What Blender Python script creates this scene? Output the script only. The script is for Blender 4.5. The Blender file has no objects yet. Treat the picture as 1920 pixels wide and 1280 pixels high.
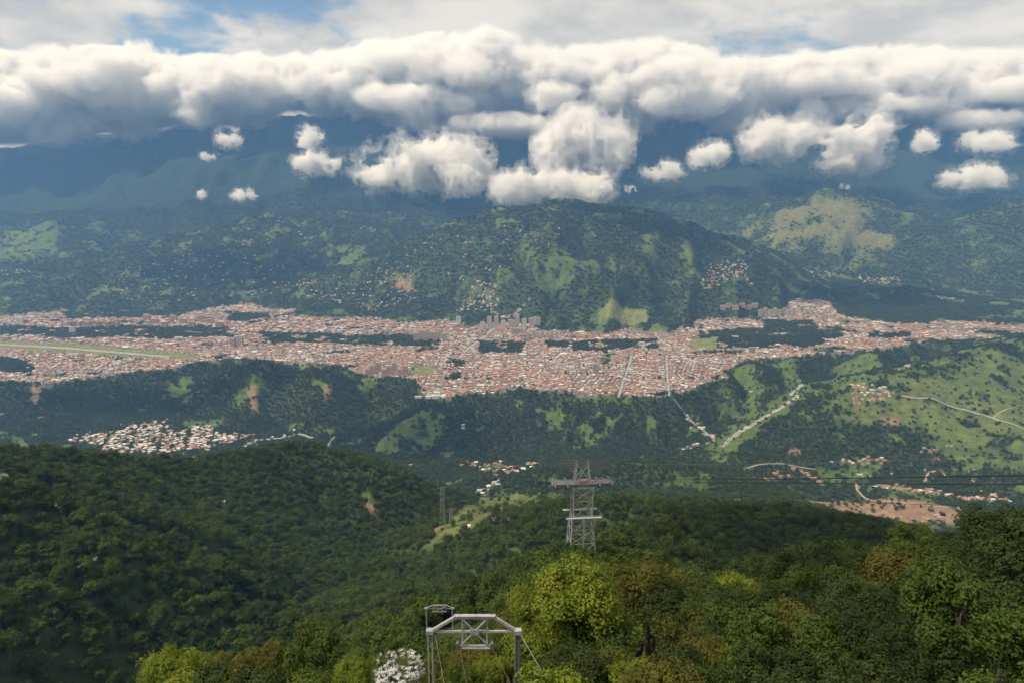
import bpy, bmesh, math, random
import numpy as np
from mathutils import Vector, Matrix, Euler

R = math.radians
rng = np.random.default_rng(7)
random.seed(7)
scene = bpy.context.scene
COL = scene.collection

# ------------------------------------------------------------------ camera
CAM_Z = 840.0            # metres above the town terrace
PITCH = R(11.1)
FPX = 1300.0             # focal length in pixels of a 1920 x 1280 frame
cam_data = bpy.data.cameras.new('camera')
cam_data.sensor_width = 36.0
cam_data.lens = 36.0 * FPX / 1920.0
cam_data.clip_start = 0.5
cam_data.clip_end = 120000.0
cam = bpy.data.objects.new('camera', cam_data)
cam.location = (0, 0, CAM_Z)
cam.rotation_euler = (math.pi / 2 - PITCH, 0, 0)
COL.objects.link(cam)
scene.camera = cam

# ------------------------------------------------------------------ sun, sky, exposure
SUN_EL, SUN_AZ = R(57), R(-110)      # azimuth measured from the view direction, minus = to the left
SUN_DIR = Vector((math.sin(SUN_AZ) * math.cos(SUN_EL), math.cos(SUN_AZ) * math.cos(SUN_EL), math.sin(SUN_EL)))
sun_data = bpy.data.lights.new('sun', 'SUN')
sun_data.energy = 4.3
sun_data.angle = R(0.53)
sun_data.color = (1.0, 0.94, 0.86)
sun = bpy.data.objects.new('sun', sun_data)
sun.rotation_euler = (-SUN_DIR).to_track_quat('-Z', 'Y').to_euler()
sun.location = SUN_DIR * 3000
COL.objects.link(sun)

WOFF = (6.85, -1.9, 0.0)
world = bpy.data.worlds.new('World')
scene.world = world
world.use_nodes = True
wn, wl = world.node_tree.nodes, world.node_tree.links
wn.clear()
w_out = wn.new('ShaderNodeOutputWorld')
w_bg = wn.new('ShaderNodeBackground')
w_bg.inputs['Strength'].default_value = 0.1
w_sky = wn.new('ShaderNodeTexSky')
w_sky.sky_type = 'NISHITA'
w_sky.sun_disc = False
w_sky.sun_elevation = SUN_EL
w_sky.sun_rotation = SUN_AZ
w_sky.altitude = 2400
# a broken deck of high cloud, laid out on a flat layer above the whole landscape
def wnode(t, **kw):
    n = wn.new(t)
    for k, v in kw.items(): setattr(n, k, v)
    return n
def wmath(op, a, b=None, clamp=False):
    n = wn.new('ShaderNodeMath'); n.operation = op; n.use_clamp = clamp
    for i, v in enumerate((a, b)):
        if v is None: continue
        if isinstance(v, (int, float)): n.inputs[i].default_value = v
        else: wl.new(v, n.inputs[i])
    return n.outputs[0]
w_tc = wnode('ShaderNodeTexCoord')
w_sep = wnode('ShaderNodeSeparateXYZ'); wl.new(w_tc.outputs['Generated'], w_sep.inputs[0])
w_den = wmath('ADD', wmath('MAXIMUM', w_sep.outputs[2], 0.0), 0.22)
w_cmb = wnode('ShaderNodeCombineXYZ')
wl.new(wmath('DIVIDE', w_sep.outputs[0], w_den), w_cmb.inputs[0])
wl.new(wmath('DIVIDE', w_sep.outputs[1], w_den), w_cmb.inputs[1])
def wnoise(scale, det, rough, off, dist=0.0):
    mp = wnode('ShaderNodeMapping'); mp.inputs['Location'].default_value = off
    wl.new(w_cmb.outputs[0], mp.inputs['Vector'])
    n = wnode('ShaderNodeTexNoise'); wl.new(mp.outputs[0], n.inputs['Vector'])
    n.inputs['Scale'].default_value = scale; n.inputs['Detail'].default_value = det
    n.inputs['Roughness'].default_value = rough; n.inputs['Distortion'].default_value = dist
    return n.outputs['Fac']
def wramp(v, a, b, lo=0.0, hi=1.0):
    n = wnode('ShaderNodeMapRange', interpolation_type='SMOOTHSTEP')
    wl.new(v, n.inputs['Value'])
    for k, q in zip(('From Min', 'From Max', 'To Min', 'To Max'), (a, b, lo, hi)): n.inputs[k].default_value = q
    return n.outputs[0]
w_cover = wramp(wnoise(1.7, 9, .58, WOFF, .3), .36, .47)
w_tone = wramp(wnoise(2.4, 9, .58, (4.0, 1.0, 0), .12), .36, .62)
w_mixc = wnode('ShaderNodeMix', data_type='RGBA')
w_mixc.inputs['A'].default_value = (.50, .49, .47, 1)
w_mixc.inputs['B'].default_value = (.80, .775, .735, 1)
wl.new(w_tone, w_mixc.inputs['Factor'])
w_cb = wnode('ShaderNodeBackground'); wl.new(w_mixc.outputs['Result'], w_cb.inputs['Color'])
w_mix = wnode('ShaderNodeMixShader')
wl.new(w_cover, w_mix.inputs[0]); wl.new(w_bg.outputs[0], w_mix.inputs[1]); wl.new(w_cb.outputs[0], w_mix.inputs[2])
wl.new(w_sky.outputs[0], w_bg.inputs['Color'])
wl.new(w_mix.outputs[0], w_out.inputs['Surface'])

scene.view_settings.view_transform = 'Standard'
scene.view_settings.look = 'None'
scene.view_settings.exposure = 0.0
scene.view_settings.gamma = 1.0
scene.view_settings.use_curve_mapping = False
cy = scene.cycles
cy.use_denoising = True
cy.denoiser = 'OPENIMAGEDENOISE'
cy.max_bounces = 18
cy.diffuse_bounces = 3
cy.glossy_bounces = 2
cy.transmission_bounces = 3
cy.volume_bounces = 10
cy.use_adaptive_sampling = True
cy.adaptive_threshold = 0.03
cy.transparent_max_bounces = 48
cy.sample_clamp_indirect = 8.0

# ------------------------------------------------------------------ helpers
def P(px, py, Y):
    """world point seen at pixel (px, py) of the 1920 x 1280 photograph at forward distance Y"""
    dx, dy = (px - 960.0) / FPX, (640.0 - py) / FPX
    ry = math.cos(PITCH) + dy * math.sin(PITCH)
    rz = -math.sin(PITCH) + dy * math.cos(PITCH)
    k = Y / ry
    return (dx * k, Y, CAM_Z + rz * k)

def ray(px, py):
    dx, dy = (px - 960.0) / FPX, (640.0 - py) / FPX
    ry = math.cos(PITCH) + dy * math.sin(PITCH)
    rz = -math.sin(PITCH) + dy * math.cos(PITCH)
    return dx / ry, rz / ry            # X and Z gained per metre of Y

def tag(o, label=None, category=None, group=None, kind=None):
    if label: o['label'] = label
    if category: o['category'] = category
    if group: o['group'] = group
    if kind: o['kind'] = kind
    return o

def link(o, parent=None):
    COL.objects.link(o)
    if parent is not None:
        o.parent = parent
    return o

def empty(name, loc=(0, 0, 0), rotz=0.0, scale=1.0):
    o = bpy.data.objects.new(name, None)
    o.empty_display_size = 1.0
    o.location = loc
    o.rotation_euler = (0, 0, rotz)
    o.scale = (scale, scale, scale)
    return link(o)

def mesh_np(name, verts, faces, mats=(), smooth=False, mat_idx=None, attrs=None):
    """verts (n,3), faces (m,k) of one face size, built the quick way"""
    verts = np.asarray(verts, np.float32); faces = np.asarray(faces, np.int32)
    me = bpy.data.meshes.new(name)
    n, k = faces.shape
    me.vertices.add(len(verts)); me.vertices.foreach_set('co', verts.ravel())
    me.loops.add(n * k); me.loops.foreach_set('vertex_index', faces.ravel())
    me.polygons.add(n)
    me.polygons.foreach_set('loop_start', np.arange(0, n * k, k, dtype=np.int32))
    try:
        me.polygons.foreach_set('loop_total', np.full(n, k, dtype=np.int32))
    except Exception:
        pass
    if smooth:
        me.polygons.foreach_set('use_smooth', np.ones(n, dtype=bool))
    for m in mats: me.materials.append(m)
    if mat_idx is not None:
        me.polygons.foreach_set('material_index', np.asarray(mat_idx, np.int32))
    if attrs:
        for nm, (typ, dom, data) in attrs.items():
            a = me.attributes.new(nm, typ, dom)
            key = {'FLOAT_COLOR': 'color', 'FLOAT_VECTOR': 'vector'}.get(typ, 'value')
            a.data.foreach_set(key, np.asarray(data, np.int32 if typ == 'INT' else np.float32).ravel())
    me.update(calc_edges=True)
    me.validate()
    return me

# ---- gradient noise in numpy
_ang = np.random.default_rng(2024).uniform(0, 2 * math.pi, 512 * 512).astype(np.float32)
_GC, _GS = np.cos(_ang), np.sin(_ang)

def noise2(x, y, seed=0):
    x = np.asarray(x, np.float64); y = np.asarray(y, np.float64)
    ix, iy = np.floor(x), np.floor(y)
    fx, fy = (x - ix).astype(np.float32), (y - iy).astype(np.float32)
    ix = (ix.astype(np.int32) + seed * 57) & 511; iy = (iy.astype(np.int32) + seed * 131) & 511
    ix1, iy1 = ((ix + 1) & 511) << 9, (iy + 1) & 511; ix <<= 9
    ux, uy = fx * fx * fx * (fx * (fx * 6 - 15) + 10), fy * fy * fy * (fy * (fy * 6 - 15) + 10)
    def g(k, dx, dy): return _GC[k] * dx + _GS[k] * dy
    a, b = g(ix + iy, fx, fy), g(ix1 + iy, fx - 1, fy)
    c, d = g(ix + iy1, fx, fy - 1), g(ix1 + iy1, fx - 1, fy - 1)
    return 1.5 * ((a + (b - a) * ux) * (1 - uy) + (c + (d - c) * ux) * uy)

def fbm(x, y, octv=5, seed=0, gain=0.5, lac=2.03):
    s, amp, tot = 0.0, 1.0, 0.0
    for o in range(octv):
        s = s + amp * noise2(x, y, seed + o * 17)
        tot += amp; amp *= gain; x = x * lac + 11.3; y = y * lac + 5.7
    return s / tot

def ridged(x, y, octv=4, seed=0, gain=0.5):
    s, amp, tot = 0.0, 1.0, 0.0
    for o in range(octv):
        s = s + amp * (1 - 2 * np.abs(noise2(x, y, seed + o * 17)))
        tot += amp; amp *= gain; x = x * 2.07 + 3.1; y = y * 2.07 + 7.7
    return s / tot

def sstep(a, b, x):
    t = np.clip((x - a) / (b - a), 0, 1)
    return t * t * (3 - 2 * t)

def inside(poly, x, y):
    poly = np.asarray(poly, float); r = np.zeros(np.shape(x), bool)
    j = len(poly) - 1
    for i in range(len(poly)):
        xi, yi = poly[i]; xj, yj = poly[j]
        c = ((yi > y) != (yj > y)) & (x < (xj - xi) * (y - yi) / (yj - yi + 1e-12) + xi)
        r ^= c; j = i
    return r

def dist_poly(pts, x, y, closed=False):
    """distance to a polyline, and the arc position and interpolated z of the nearest point"""
    pts = np.asarray(pts, float)
    best = np.full(np.shape(x), 1e18); s = np.zeros(np.shape(x)); z = np.zeros(np.shape(x)); acc = 0.0
    n = len(pts) if closed else len(pts) - 1
    for i in range(n):
        a, b = pts[i], pts[(i + 1) % len(pts)]
        d = b[:2] - a[:2]; L = math.hypot(*d) + 1e-9
        t = np.clip(((x - a[0]) * d[0] + (y - a[1]) * d[1]) / (L * L), 0, 1)
        q = (x - a[0] - t * d[0]) ** 2 + (y - a[1] - t * d[1]) ** 2
        m = q < best
        best = np.where(m, q, best); s = np.where(m, acc + t * L, s)
        if pts.shape[1] > 2: z = np.where(m, a[2] + t * (b[2] - a[2]), z)
        acc += L
    return np.sqrt(best), s, z
# ------------------------------------------------------------------ terrain
def plateau_z(X, Y):
    return -20.0 + 0.022 * X + 0.01 * (Y - 3200.0)

def on_plateau(px, py):
    ax, az = ray(px, py)
    # CAM_Z + az*Y = -20 + .022*ax*Y + .01*(Y-3200)
    Y = (-20.0 - 32.0 - CAM_Z) / (az - 0.022 * ax - 0.01)
    return (ax * Y, Y)

EDGE_PX = [(-700, 752), (-350, 742), (-120, 728), (0, 720), (100, 717), (190, 706), (283, 697), (383, 681), (483, 674), (533, 680),
           (633, 690), (683, 711), (730, 708), (775, 716), (800, 746), (847, 748), (870, 738), (907, 737), (973, 728), (1057, 737),
           (1123, 743), (1190, 747), (1250, 744), (1313, 727), (1377, 711), (1366, 697), (1413, 678), (1480, 670), (1560, 662),
           (1637, 657), (1723, 645), (1780, 644), (1850, 640), (1920, 637), (2100, 628), (2500, 610)]
EDGE = [on_plateau(*p) for p in EDGE_PX]
PLATEAU = EDGE + [(14000, 15000), (-14000, 15000)]

FLOOR_PTS = [P(*p) for p in [
    (1350, 878, 2650), (1390, 850, 2790), (1440, 825, 2920), (1480, 800, 3050), (1485, 780, 3170), (1500, 762, 3300),
    (150, 825, 2900), (300, 802, 3050), (450, 820, 2950), (580, 815, 2980), (300, 850, 2780), (-300, 830, 2900),
    (1450, 890, 2520), (1650, 872, 2600), (1800, 920, 2300), (1700, 972, 2050), (1550, 930, 2300), (1850, 1000, 1950), (2200, 950, 2100),
    (900, 882, 2560), (650, 842, 2800), (780, 860, 2680),
    (900, 950, 1450), (820, 1003, 1150), (740, 1055, 1000), (660, 1125, 850), (590, 1195, 700), (540, 1265, 590), (500, 1350, 480), (470, 1450, 400),
    (1500, 1000, 1500), (1800, 1100, 900)]] + [(-60, 1700, 40), (-150, 1950, -60), (60, 2100, -110), (-500, 1700, 60), (-900, 1700, 80), (-300, 2300, -150), (300, 1500, 120)]

RIDGES = [  # (points (px, py, forward distance), slope near the crest, gully strength)
    # the far range and its spurs
    ([(-500, 330, 13000), (-200, 305, 13000), (0, 287, 12500), (130, 266, 12500), (265, 259, 12300), (360, 238, 12200), (470, 234, 12000), (560, 226, 12000),
      (660, 224, 11800), (760, 226, 12000), (900, 205, 12500), (1050, 195, 12500), (1200, 205, 12500), (1290, 214, 12000), (1420, 180, 12500),
      (1560, 165, 13000), (1640, 160, 13000), (1730, 178, 13000), (1800, 172, 13000), (1860, 178, 12800), (1920, 172, 13000), (2200, 150, 13000), (2600, 150, 13000)], .55, .5),
    ([(265, 259, 12300), (300, 300, 11300), (330, 345, 10400), (370, 400, 9400)], .5, .5),
    ([(0, 287, 12500), (40, 330, 11200), (60, 365, 10200)], .5, .5),
    ([(480, 234, 12000), (500, 290, 11000), (520, 350, 10000), (500, 395, 9200)], .5, .5),
    ([(660, 224, 11800), (700, 300, 10800), (740, 360, 9800), (800, 405, 8900)], .5, .5),
    ([(900, 205, 12500), (930, 300, 10900), (960, 370, 9700)], .5, .5),
    ([(1290, 214, 12000), (1240, 300, 10600), (1200, 360, 9600), (1230, 410, 8600)], .5, .5),
    ([(1420, 180, 12500), (1430, 290, 10900), (1400, 360, 9800), (1370, 410, 9000)], .5, .5),
    ([(1640, 160, 13000), (1650, 260, 11300), (1690, 340, 9900), (1720, 400, 8800)], .5, .5),
    ([(1860, 178, 12800), (1830, 280, 11000), (1860, 350, 9600), (1900, 390, 8600)], .5, .5),
    # hills behind the town
    ([(-400, 400, 10000), (-200, 395, 10000), (0, 386, 9800), (70, 380, 9700), (200, 380, 9500), (290, 396, 9300), (380, 432, 9000)], .42, .45),
    ([(70, 380, 9700), (40, 430, 8900), (-20, 480, 8000)], .40, .4),
    ([(200, 380, 9500), (200, 430, 8700), (150, 470, 8000)], .40, .4),
    ([(-300, 545, 6500), (0, 528, 6800), (160, 492, 7200), (300, 463, 7700), (400, 436, 8000), (480, 417, 8200), (620, 411, 8500), (760, 406, 8700), (880, 402, 8900)], .40, .5),
    ([(480, 417, 8200), (430, 465, 7400), (400, 515, 6750)], .38, .4),
    ([(620, 411, 8500), (600, 470, 7500), (570, 525, 6650)], .38, .4),
    ([(760, 406, 8700), (700, 465, 7500), (650, 530, 6500)], .38, .4),
    ([(300, 463, 7700), (260, 505, 7000), (230, 535, 6600)], .36, .4),
    ([(150, 494, 7200), (110, 520, 6800), (80, 540, 6500)], .36, .4),
    ([(700, 540, 5850), (740, 498, 6050), (800, 452, 6250), (870, 424, 6400), (950, 403, 6500), (1050, 388, 6500), (1130, 392, 6400), (1200, 405, 6350), (1300, 433, 6300),
      (1400, 462, 6250), (1480, 500, 6200), (1530, 542, 6050)], .50, .8),
    ([(870, 424, 6400), (840, 490, 6000), (815, 535, 5720)], .40, .4),
    ([(950, 403, 6500), (960, 470, 6020), (945, 520, 5720)], .40, .4),
    ([(1050, 388, 6500), (1060, 460, 6000), (1085, 520, 5660)], .40, .4),
    ([(1200, 405, 6350), (1210, 465, 5950), (1225, 515, 5680)], .40, .4),
    ([(1300, 433, 6300), (1330, 480, 6000), (1355, 520, 5780)], .40, .4),
    ([(1370, 445, 8000), (1450, 393, 8200), (1560, 366, 8300), (1620, 380, 8300), (1690, 435, 8000), (1735, 490, 7500)], .48, .5),
    ([(1560, 366, 8300), (1500, 430, 7700), (1460, 482, 7200)], .45, .4),
    ([(1600, 374, 8300), (1620, 450, 7600), (1600, 500, 7200)], .45, .4),
    ([(1700, 500, 6900), (1780, 436, 7200), (1850, 403, 7300), (1920, 389, 7400), (2200, 340, 7500), (2500, 330, 7500)], .48, .5),
    ([(1850, 403, 7300), (1840, 470, 6800), (1860, 545, 6250)], .42, .4),
    ([(2050, 360, 7450), (2000, 450, 6800), (1990, 560, 6150)], .42, .4),
    ([(1560, 562, 5900), (1640, 545, 6000), (1740, 556, 5900)], .30, .3),
    # spurs of the terrace scarp
    ([(835, 748, 3090), (780, 772, 2960), (735, 802, 2860), (700, 850, 2720)], .62, .3),
    ([(1120, 746, 3110), (1150, 790, 2920), (1160, 835, 2750), (1120, 868, 2600)], .60, .35),
    ([(1250, 746, 3110), (1300, 790, 2960), (1340, 826, 2860)], .62, .3),
    ([(973, 730, 3180), (960, 770, 3000), (930, 820, 2830)], .62, .3),
    ([(600, 690, 3330), (610, 740, 3180), (590, 785, 3060)], .70, .3),
    ([(480, 676, 3420), (470, 720, 3290), (455, 775, 3130)], .70, .3),
    ([(1410, 680, 3480), (1430, 730, 3260), (1420, 790, 3010)], .70, .3),
    ([(1490, 672, 3560), (1530, 720, 3400), (1545, 752, 3300)], .70, .3),
    ([(1640, 660, 3680), (1680, 700, 3520)], .70, .3),
    # the grassy hill on the right, beyond the river
    ([(1450, 800, 2720), (1520, 762, 2830), (1590, 731, 2920), (1650, 706, 3010), (1720, 686, 3110), (1800, 668, 3200), (1870, 651, 3260), (1920, 641, 3300), (2100, 600, 3400), (2500, 560, 3400)], .52, .45),
    ([(1870, 651, 3260), (1865, 720, 2960), (1900, 800, 2600), (1940, 872, 2350)], .50, .4),
    ([(1660, 704, 3010), (1690, 760, 2830), (1680, 820, 2700)], .45, .4),
    ([(2100, 600, 3400), (2080, 720, 2800), (2100, 850, 2300)], .50, .4),
    ([(1015, 888, 2000), (1080, 880, 2050), (1200, 872, 2100), (1300, 880, 2050), (1400, 915, 1950), (1470, 942, 1850)], .45, .4),
    # the forested ridge on the left and its spurs
    ([(-500, 760, 420), (-200, 810, 560), (0, 836, 700), (100, 841, 780), (200, 848, 860), (300, 857, 950), (400, 850, 1080), (500, 838, 1180), (580, 831, 1230), (640, 847, 1230),
      (700, 865, 1220), (745, 882, 1200), (790, 918, 1180), (825, 960, 1160)], .70, .45),
    ([(-20, 848, 690), (80, 960, 600), (120, 1080, 540), (100, 1200, 480), (40, 1300, 420)], .62, .3),
    ([(-350, 900, 480), (-300, 1150, 380), (-200, 1350, 320)], .62, .3),
    ([(300, 857, 950), (370, 950, 900), (440, 1040, 855), (520, 1125, 800)], .62, .35),
    ([(170, 850, 840), (250, 960, 770), (330, 1070, 710), (420, 1180, 640)], .62, .35),
    ([(430, 846, 1110), (500, 920, 1050), (570, 1000, 980), (630, 1070, 920)], .60, .35),
    ([(560, 833, 1220), (610, 900, 1160), (670, 960, 1100), (735, 1010, 1060)], .60, .35),
    # the camera's own spur, running out to the central ridge
    ([(1750, 1030, 450), (1620, 970, 600), (1450, 947, 700), (1300, 943, 780), (1150, 939, 830), (1060, 944, 850), (1000, 952, 865), (940, 967, 875), (900, 986, 885), (860, 1012, 885)], .50, .35),
    ([(960, 1500, 40), (1000, 1300, 90), (1090, 1085, 215), (1200, 1025, 350), (1300, 968, 550), (1400, 949, 700)], .62, .2),
    ([(1060, 950, 840), (960, 1015, 750), (860, 1070, 700)], .48, .35),
    ([(1150, 1055, 380), (1010, 1090, 400), (870, 1140, 430), (770, 1180, 460)], .46, .35),
    ([(1350, 1420, 50), (1400, 1205, 90), (1450, 1140, 140), (1560, 1085, 240), (1750, 1030, 450)], .60, .15),
    ([(2000, 1600, 28), (1920, 1215, 58), (1860, 1170, 95), (1800, 1110, 160), (1780, 1050, 300)], .75, .15),
    ([(2300, 1300, 60), (2300, 1100, 200), (2200, 1000, 500)], .8, .15),
    ([(400, 1500, 40), (430, 1400, 70), (420, 1310, 120), (520, 1330, 190)], .7, .15),
    ([(1060, 937, 1500), (1000, 936, 1450), (940, 931, 1400), (880, 953, 1250), (850, 986, 1100), (820, 1016, 980), (780, 1043, 900)], .66, .3),
]

NU = 860
U = np.linspace(-1.22, 1.22, NU)
ROWS = np.concatenate([np.exp(np.linspace(math.log(6), math.log(320), 120, endpoint=False)),
                       np.exp(np.linspace(math.log(320), math.log(17500), 640))])
NV = len(ROWS)
GY = np.repeat(ROWS[:, None], NU, 1)
GX = GY * U[None, :]

def build_height(X, Y):
    # floor: inverse-distance blend of surveyed low points, joined to the terrace plane far away
    fp = np.array(FLOOR_PTS)
    num = np.zeros_like(X); den = np.zeros_like(X)
    sc = 0.25 * Y
    for x, y, z in fp:
        d2 = ((X - x) ** 2 + (Y - y) ** 2) / (sc * sc) + 0.002
        w = d2 ** -1.6
        num += w * z; den += w
    floor = num / den
    floor = floor + sstep(500, 300, Y) * 0
    far = sstep(4200, 5600, Y)
    pz = plateau_z(X, Y) + 40 * sstep(6000, 9000, Y)
    H = floor * (1 - far) + pz * far
    wx = X + 0.012 * Y * fbm(X / (0.10 * Y + 40), Y / (0.10 * Y + 40), 3, 5) * 2
    wy = Y
    for pts, slope, gul in RIDGES:
        W = np.array([P(*p) for p in pts])
        W[:, 2] -= 8.5 * sstep(300, 600, W[:, 1]) * sstep(1900, 1500, W[:, 1])   # the photograph shows the tree tops
        if 5200 < W[-1, 1] < 6800 and W[0, 1] > W[-1, 1]:            # a spur runs out onto the terrace
            e = W[-1] - W[-2]; e[2] = 0; e /= np.linalg.norm(e)
            drop = W[-1, 2] - plateau_z(W[-1, 0], W[-1, 1]) + 15
            W = np.vstack([W, W[-1] + e * drop / .30 + np.array([0, 0, -drop])])
        size = float(np.mean(W[:, 1]))
        reach = 0.75 * size + 200
        lo, hi = W.min(0) - reach, W.max(0) + reach
        m = (X > lo[0]) & (X < hi[0]) & (Y > lo[1]) & (Y < hi[1])
        if not m.any(): continue
        x, y = wx[m], wy[m]
        d, s, z = dist_poly(W, x, y)
        lam = 0.055 * size + 15
        g = ridged(s / lam, d / (lam * 3.0), 3, int(size) % 97)
        g2 = fbm(s / (lam * 2.3), d / (lam * 4.0), 2, int(size) % 89)
        dd = d * (1 + gul * (0.55 * -g + 0.5 * g2) * sstep(0, 1.2 * lam, d) * (1 - .8 * sstep(2.5 * lam, 7 * lam, d)))
        c = 0.012 * size
        prof = slope * (np.sqrt(dd * dd + c * c) - c)
        t = z - prof; k = 0.012 * size; h = np.clip(.5 + .5 * (t - H[m]) / k, 0, 1)
        H[m] = H[m] * (1 - h) + t * h + k * h * (1 - h)
    return H

def blur(A, n):
    for _ in range(n):
        B = np.pad(A, 1, mode='edge')
        A = (B[:-2, 1:-1] + B[2:, 1:-1] + B[1:-1, :-2] + B[1:-1, 2:] + 2 * B[1:-1, 1:-1]) / 6.0
    return A

cr = np.arange(0, NV + 1, 2).clip(max=NV - 1); cc = np.arange(0, NU + 1, 2).clip(max=NU - 1)
Hc = blur(build_height(GX[np.ix_(cr, cc)], GY[np.ix_(cr, cc)]), 1)
Hr = np.stack([np.interp(np.arange(NV), cr[:-1] if cr[-1] == cr[-2] else cr, Hc[:len(cr) - 1 if cr[-1] == cr[-2] else None, j]) for j in range(Hc.shape[1])], 1)
H = np.stack([np.interp(np.arange(NU), cc[:-1] if cc[-1] == cc[-2] else cc, Hr[i, :len(cc) - 1 if cc[-1] == cc[-2] else None]) for i in range(NV)], 0)
H = blur(H, 2)
# the town terrace and its scarp
edge3 = [(x, y, plateau_z(x, y)) for x, y in EDGE]
near = (GY > 2300) & (GY < 6000)
d_edge = np.full(GX.shape, 1e4); s_edge = np.zeros(GX.shape)
wxx = GX + 45 * fbm(GX / 260, GY / 260, 3, 21); wyy = GY + 45 * fbm(GX / 260, GY / 260, 3, 22)
da, sa, za = dist_poly(edge3, wxx[near], wyy[near])
ins = inside(PLATEAU, GX, GY)
d_edge[near] = da; s_edge[near] = sa
PZ = plateau_z(GX, GY) + 3 * fbm(GX / 500, GY / 500, 3, 9)
g = ridged(s_edge / 210.0, d_edge / 700.0, 3, 31)
gb = fbm(s_edge / 420.0, d_edge / 900.0, 2, 33)
dd = d_edge * np.maximum(1 - 0.75 * g * sstep(0, 130, d_edge) + 0.5 * gb, .35)
scarp = plateau_z(GX, GY) - (0.95 + .4 * sstep(300, 900, GX)) * dd - 6
out_scarp = np.where(near, scarp, -1e4)
H = np.where(ins & (GY < 16000), np.maximum(np.where(H > PZ + 4, H, PZ), PZ), np.maximum(H, out_scarp))
# relief of its own on everything that is not town terrace
tow = sstep(0, 12, H - PZ)
rough = np.where(ins, tow, 1.0)
rough = blur(rough, 2)
amp = np.minimum(0.010 * GY + 1.5, 55)
lam = 0.06 * GY + 25
lamq = np.exp(np.round(np.log(lam) * 3) / 3)
H = H + rough * amp * (ridged(GX / 420, GY / 420, 4, 41) * .55 + 0.35 * fbm(GX / 140, GY / 140, 4, 43)) * sstep(150, 900, GY)
H = H + rough * (95 * sstep(5200, 8500, GY) * ridged(GX / 1300, GY / 1300, 4, 45) + 42 * sstep(4800, 6000, GY) * ridged(GX / 520, GY / 520, 4, 46))
H = H + rough * 1.2 * fbm(GX / 25, GY / 25, 3, 47)
RIVER = [P(*p)[:2] for p in [(1352, 876, 2650), (1372, 862, 2730), (1400, 845, 2810), (1440, 827, 2910), (1480, 806, 3030), (1494, 797, 3075), (1478, 786, 3140), (1488, 772, 3220), (1502, 758, 3310)]]

def sample(A, X, Y):
    X = np.asarray(X, float); Y = np.asarray(Y, float)
    r = np.interp(np.log(np.maximum(Y, ROWS[0])), np.log(ROWS), np.arange(NV))
    c = (X / np.maximum(Y, 1e-6) - U[0]) / (U[1] - U[0])
    r = np.clip(r, 0, NV - 1.001); c = np.clip(c, 0, NU - 1.001)
    r0, c0 = r.astype(int), c.astype(int); fr, fc = r - r0, c - c0
    return (A[r0, c0] * (1 - fc) + A[r0, c0 + 1] * fc) * (1 - fr) + (A[r0 + 1, c0] * (1 - fc) + A[r0 + 1, c0 + 1] * fc) * fr

dr, _, _ = dist_poly(RIVER, GX + 10 * fbm(GX / 60, GY / 60, 2, 77), GY)
carve = sstep(120, 15, dr)


def height(x, y):
    return sample(H, x, y)

YS = np.exp(np.linspace(math.log(20), math.log(17000), 5000))
def at(px, py, skip=0.0):
    """first point of the ground on the line of sight through a pixel"""
    ax, az = ray(px, py)
    ys = YS[YS > skip]
    below = height(ax * ys, ys) > CAM_Z + az * ys
    if not below.any(): return None
    k = int(np.argmax(below))
    Y0 = ys[max(k - 1, 0)]; Y1 = ys[k]
    for _ in range(25):
        m = 0.5 * (Y0 + Y1)
        if height(ax * m, m) > CAM_Z + az * m: Y1 = m
        else: Y0 = m
    return (ax * Y1, Y1, float(height(ax * Y1, Y1)))
# ------------------------------------------------------------------ what grows where
def proj(x, y, z):
    """photo pixel of a world point"""
    x, y, z = np.asarray(x, float), np.asarray(y, float), np.asarray(z, float) - CAM_Z
    f = y * math.cos(PITCH) - z * math.sin(PITCH)
    u = y * math.sin(PITCH) + z * math.cos(PITCH)
    f = np.maximum(f, 1e-3)
    return 960 + FPX * x / f, 640 - FPX * u / f

def area(pix, skip=0.0):
    """a patch of ground outlined in the photograph, as a polygon on the terrain"""
    return [q[:2] for q in (at(px, py, skip) for px, py in pix) if q is not None]

def line(pix, skip=0.0):
    return [q for q in (at(px, py, skip) for px, py in pix) if q is not None]

PXG, PYG = GX, GY
CURV = (H - blur(H, 14)) / (0.004 * GY + 1.0)
gy_, gx_ = np.gradient(H)
DZX = gx_ / np.gradient(GX, axis=1)
SLOPE_LEFT = np.clip(DZX, -1, 1)                       # > 0 where the ground faces left
town = ins & (H < PZ + 9)

n1 = fbm(GX / 170, GY / 170, 4, 61); n2 = fbm(GX / 480, GY / 480, 4, 62); n3 = fbm(GX / 60, GY / 60, 3, 63)
grass = np.zeros_like(H); dry = np.zeros_like(H); soil = np.zeros_like(H); gravel = np.zeros_like(H)
# valley floor and scarp
mid = sstep(1750, 2100, GY) * (1 - town) * sstep(5000, 4600, GY)
grass = np.maximum(grass, mid * sstep(.06, .30, n1 + .5 * n2 + .35 * n3 + .22 * np.clip(SLOPE_LEFT, -.6, .9) + .10 * np.tanh(CURV) - .16 + .75 * sstep(.08, .35, SLOPE_LEFT) * sstep(150, 700, GX) * sstep(2800, 2950, GY)))
# near slopes: wood nearly everywhere
nearz = sstep(1900, 1700, GY)
grass = np.maximum(grass, nearz * sstep(.36, .46, n1 + .4 * n3) * sstep(500, 900, GY))
# hills behind the town
hil = sstep(4600, 5200, GY) * (1 - town) * sstep(9000, 8400, GY)
grass = np.maximum(grass, hil * sstep(.02, .42, fbm(GX / 260, GY / 260, 6, 64, .68) + .16 * np.tanh(CURV) + .15 * n2 + .25 * n1))
dry = np.maximum(dry, hil * sstep(.15, .5, n2) * .3)

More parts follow.
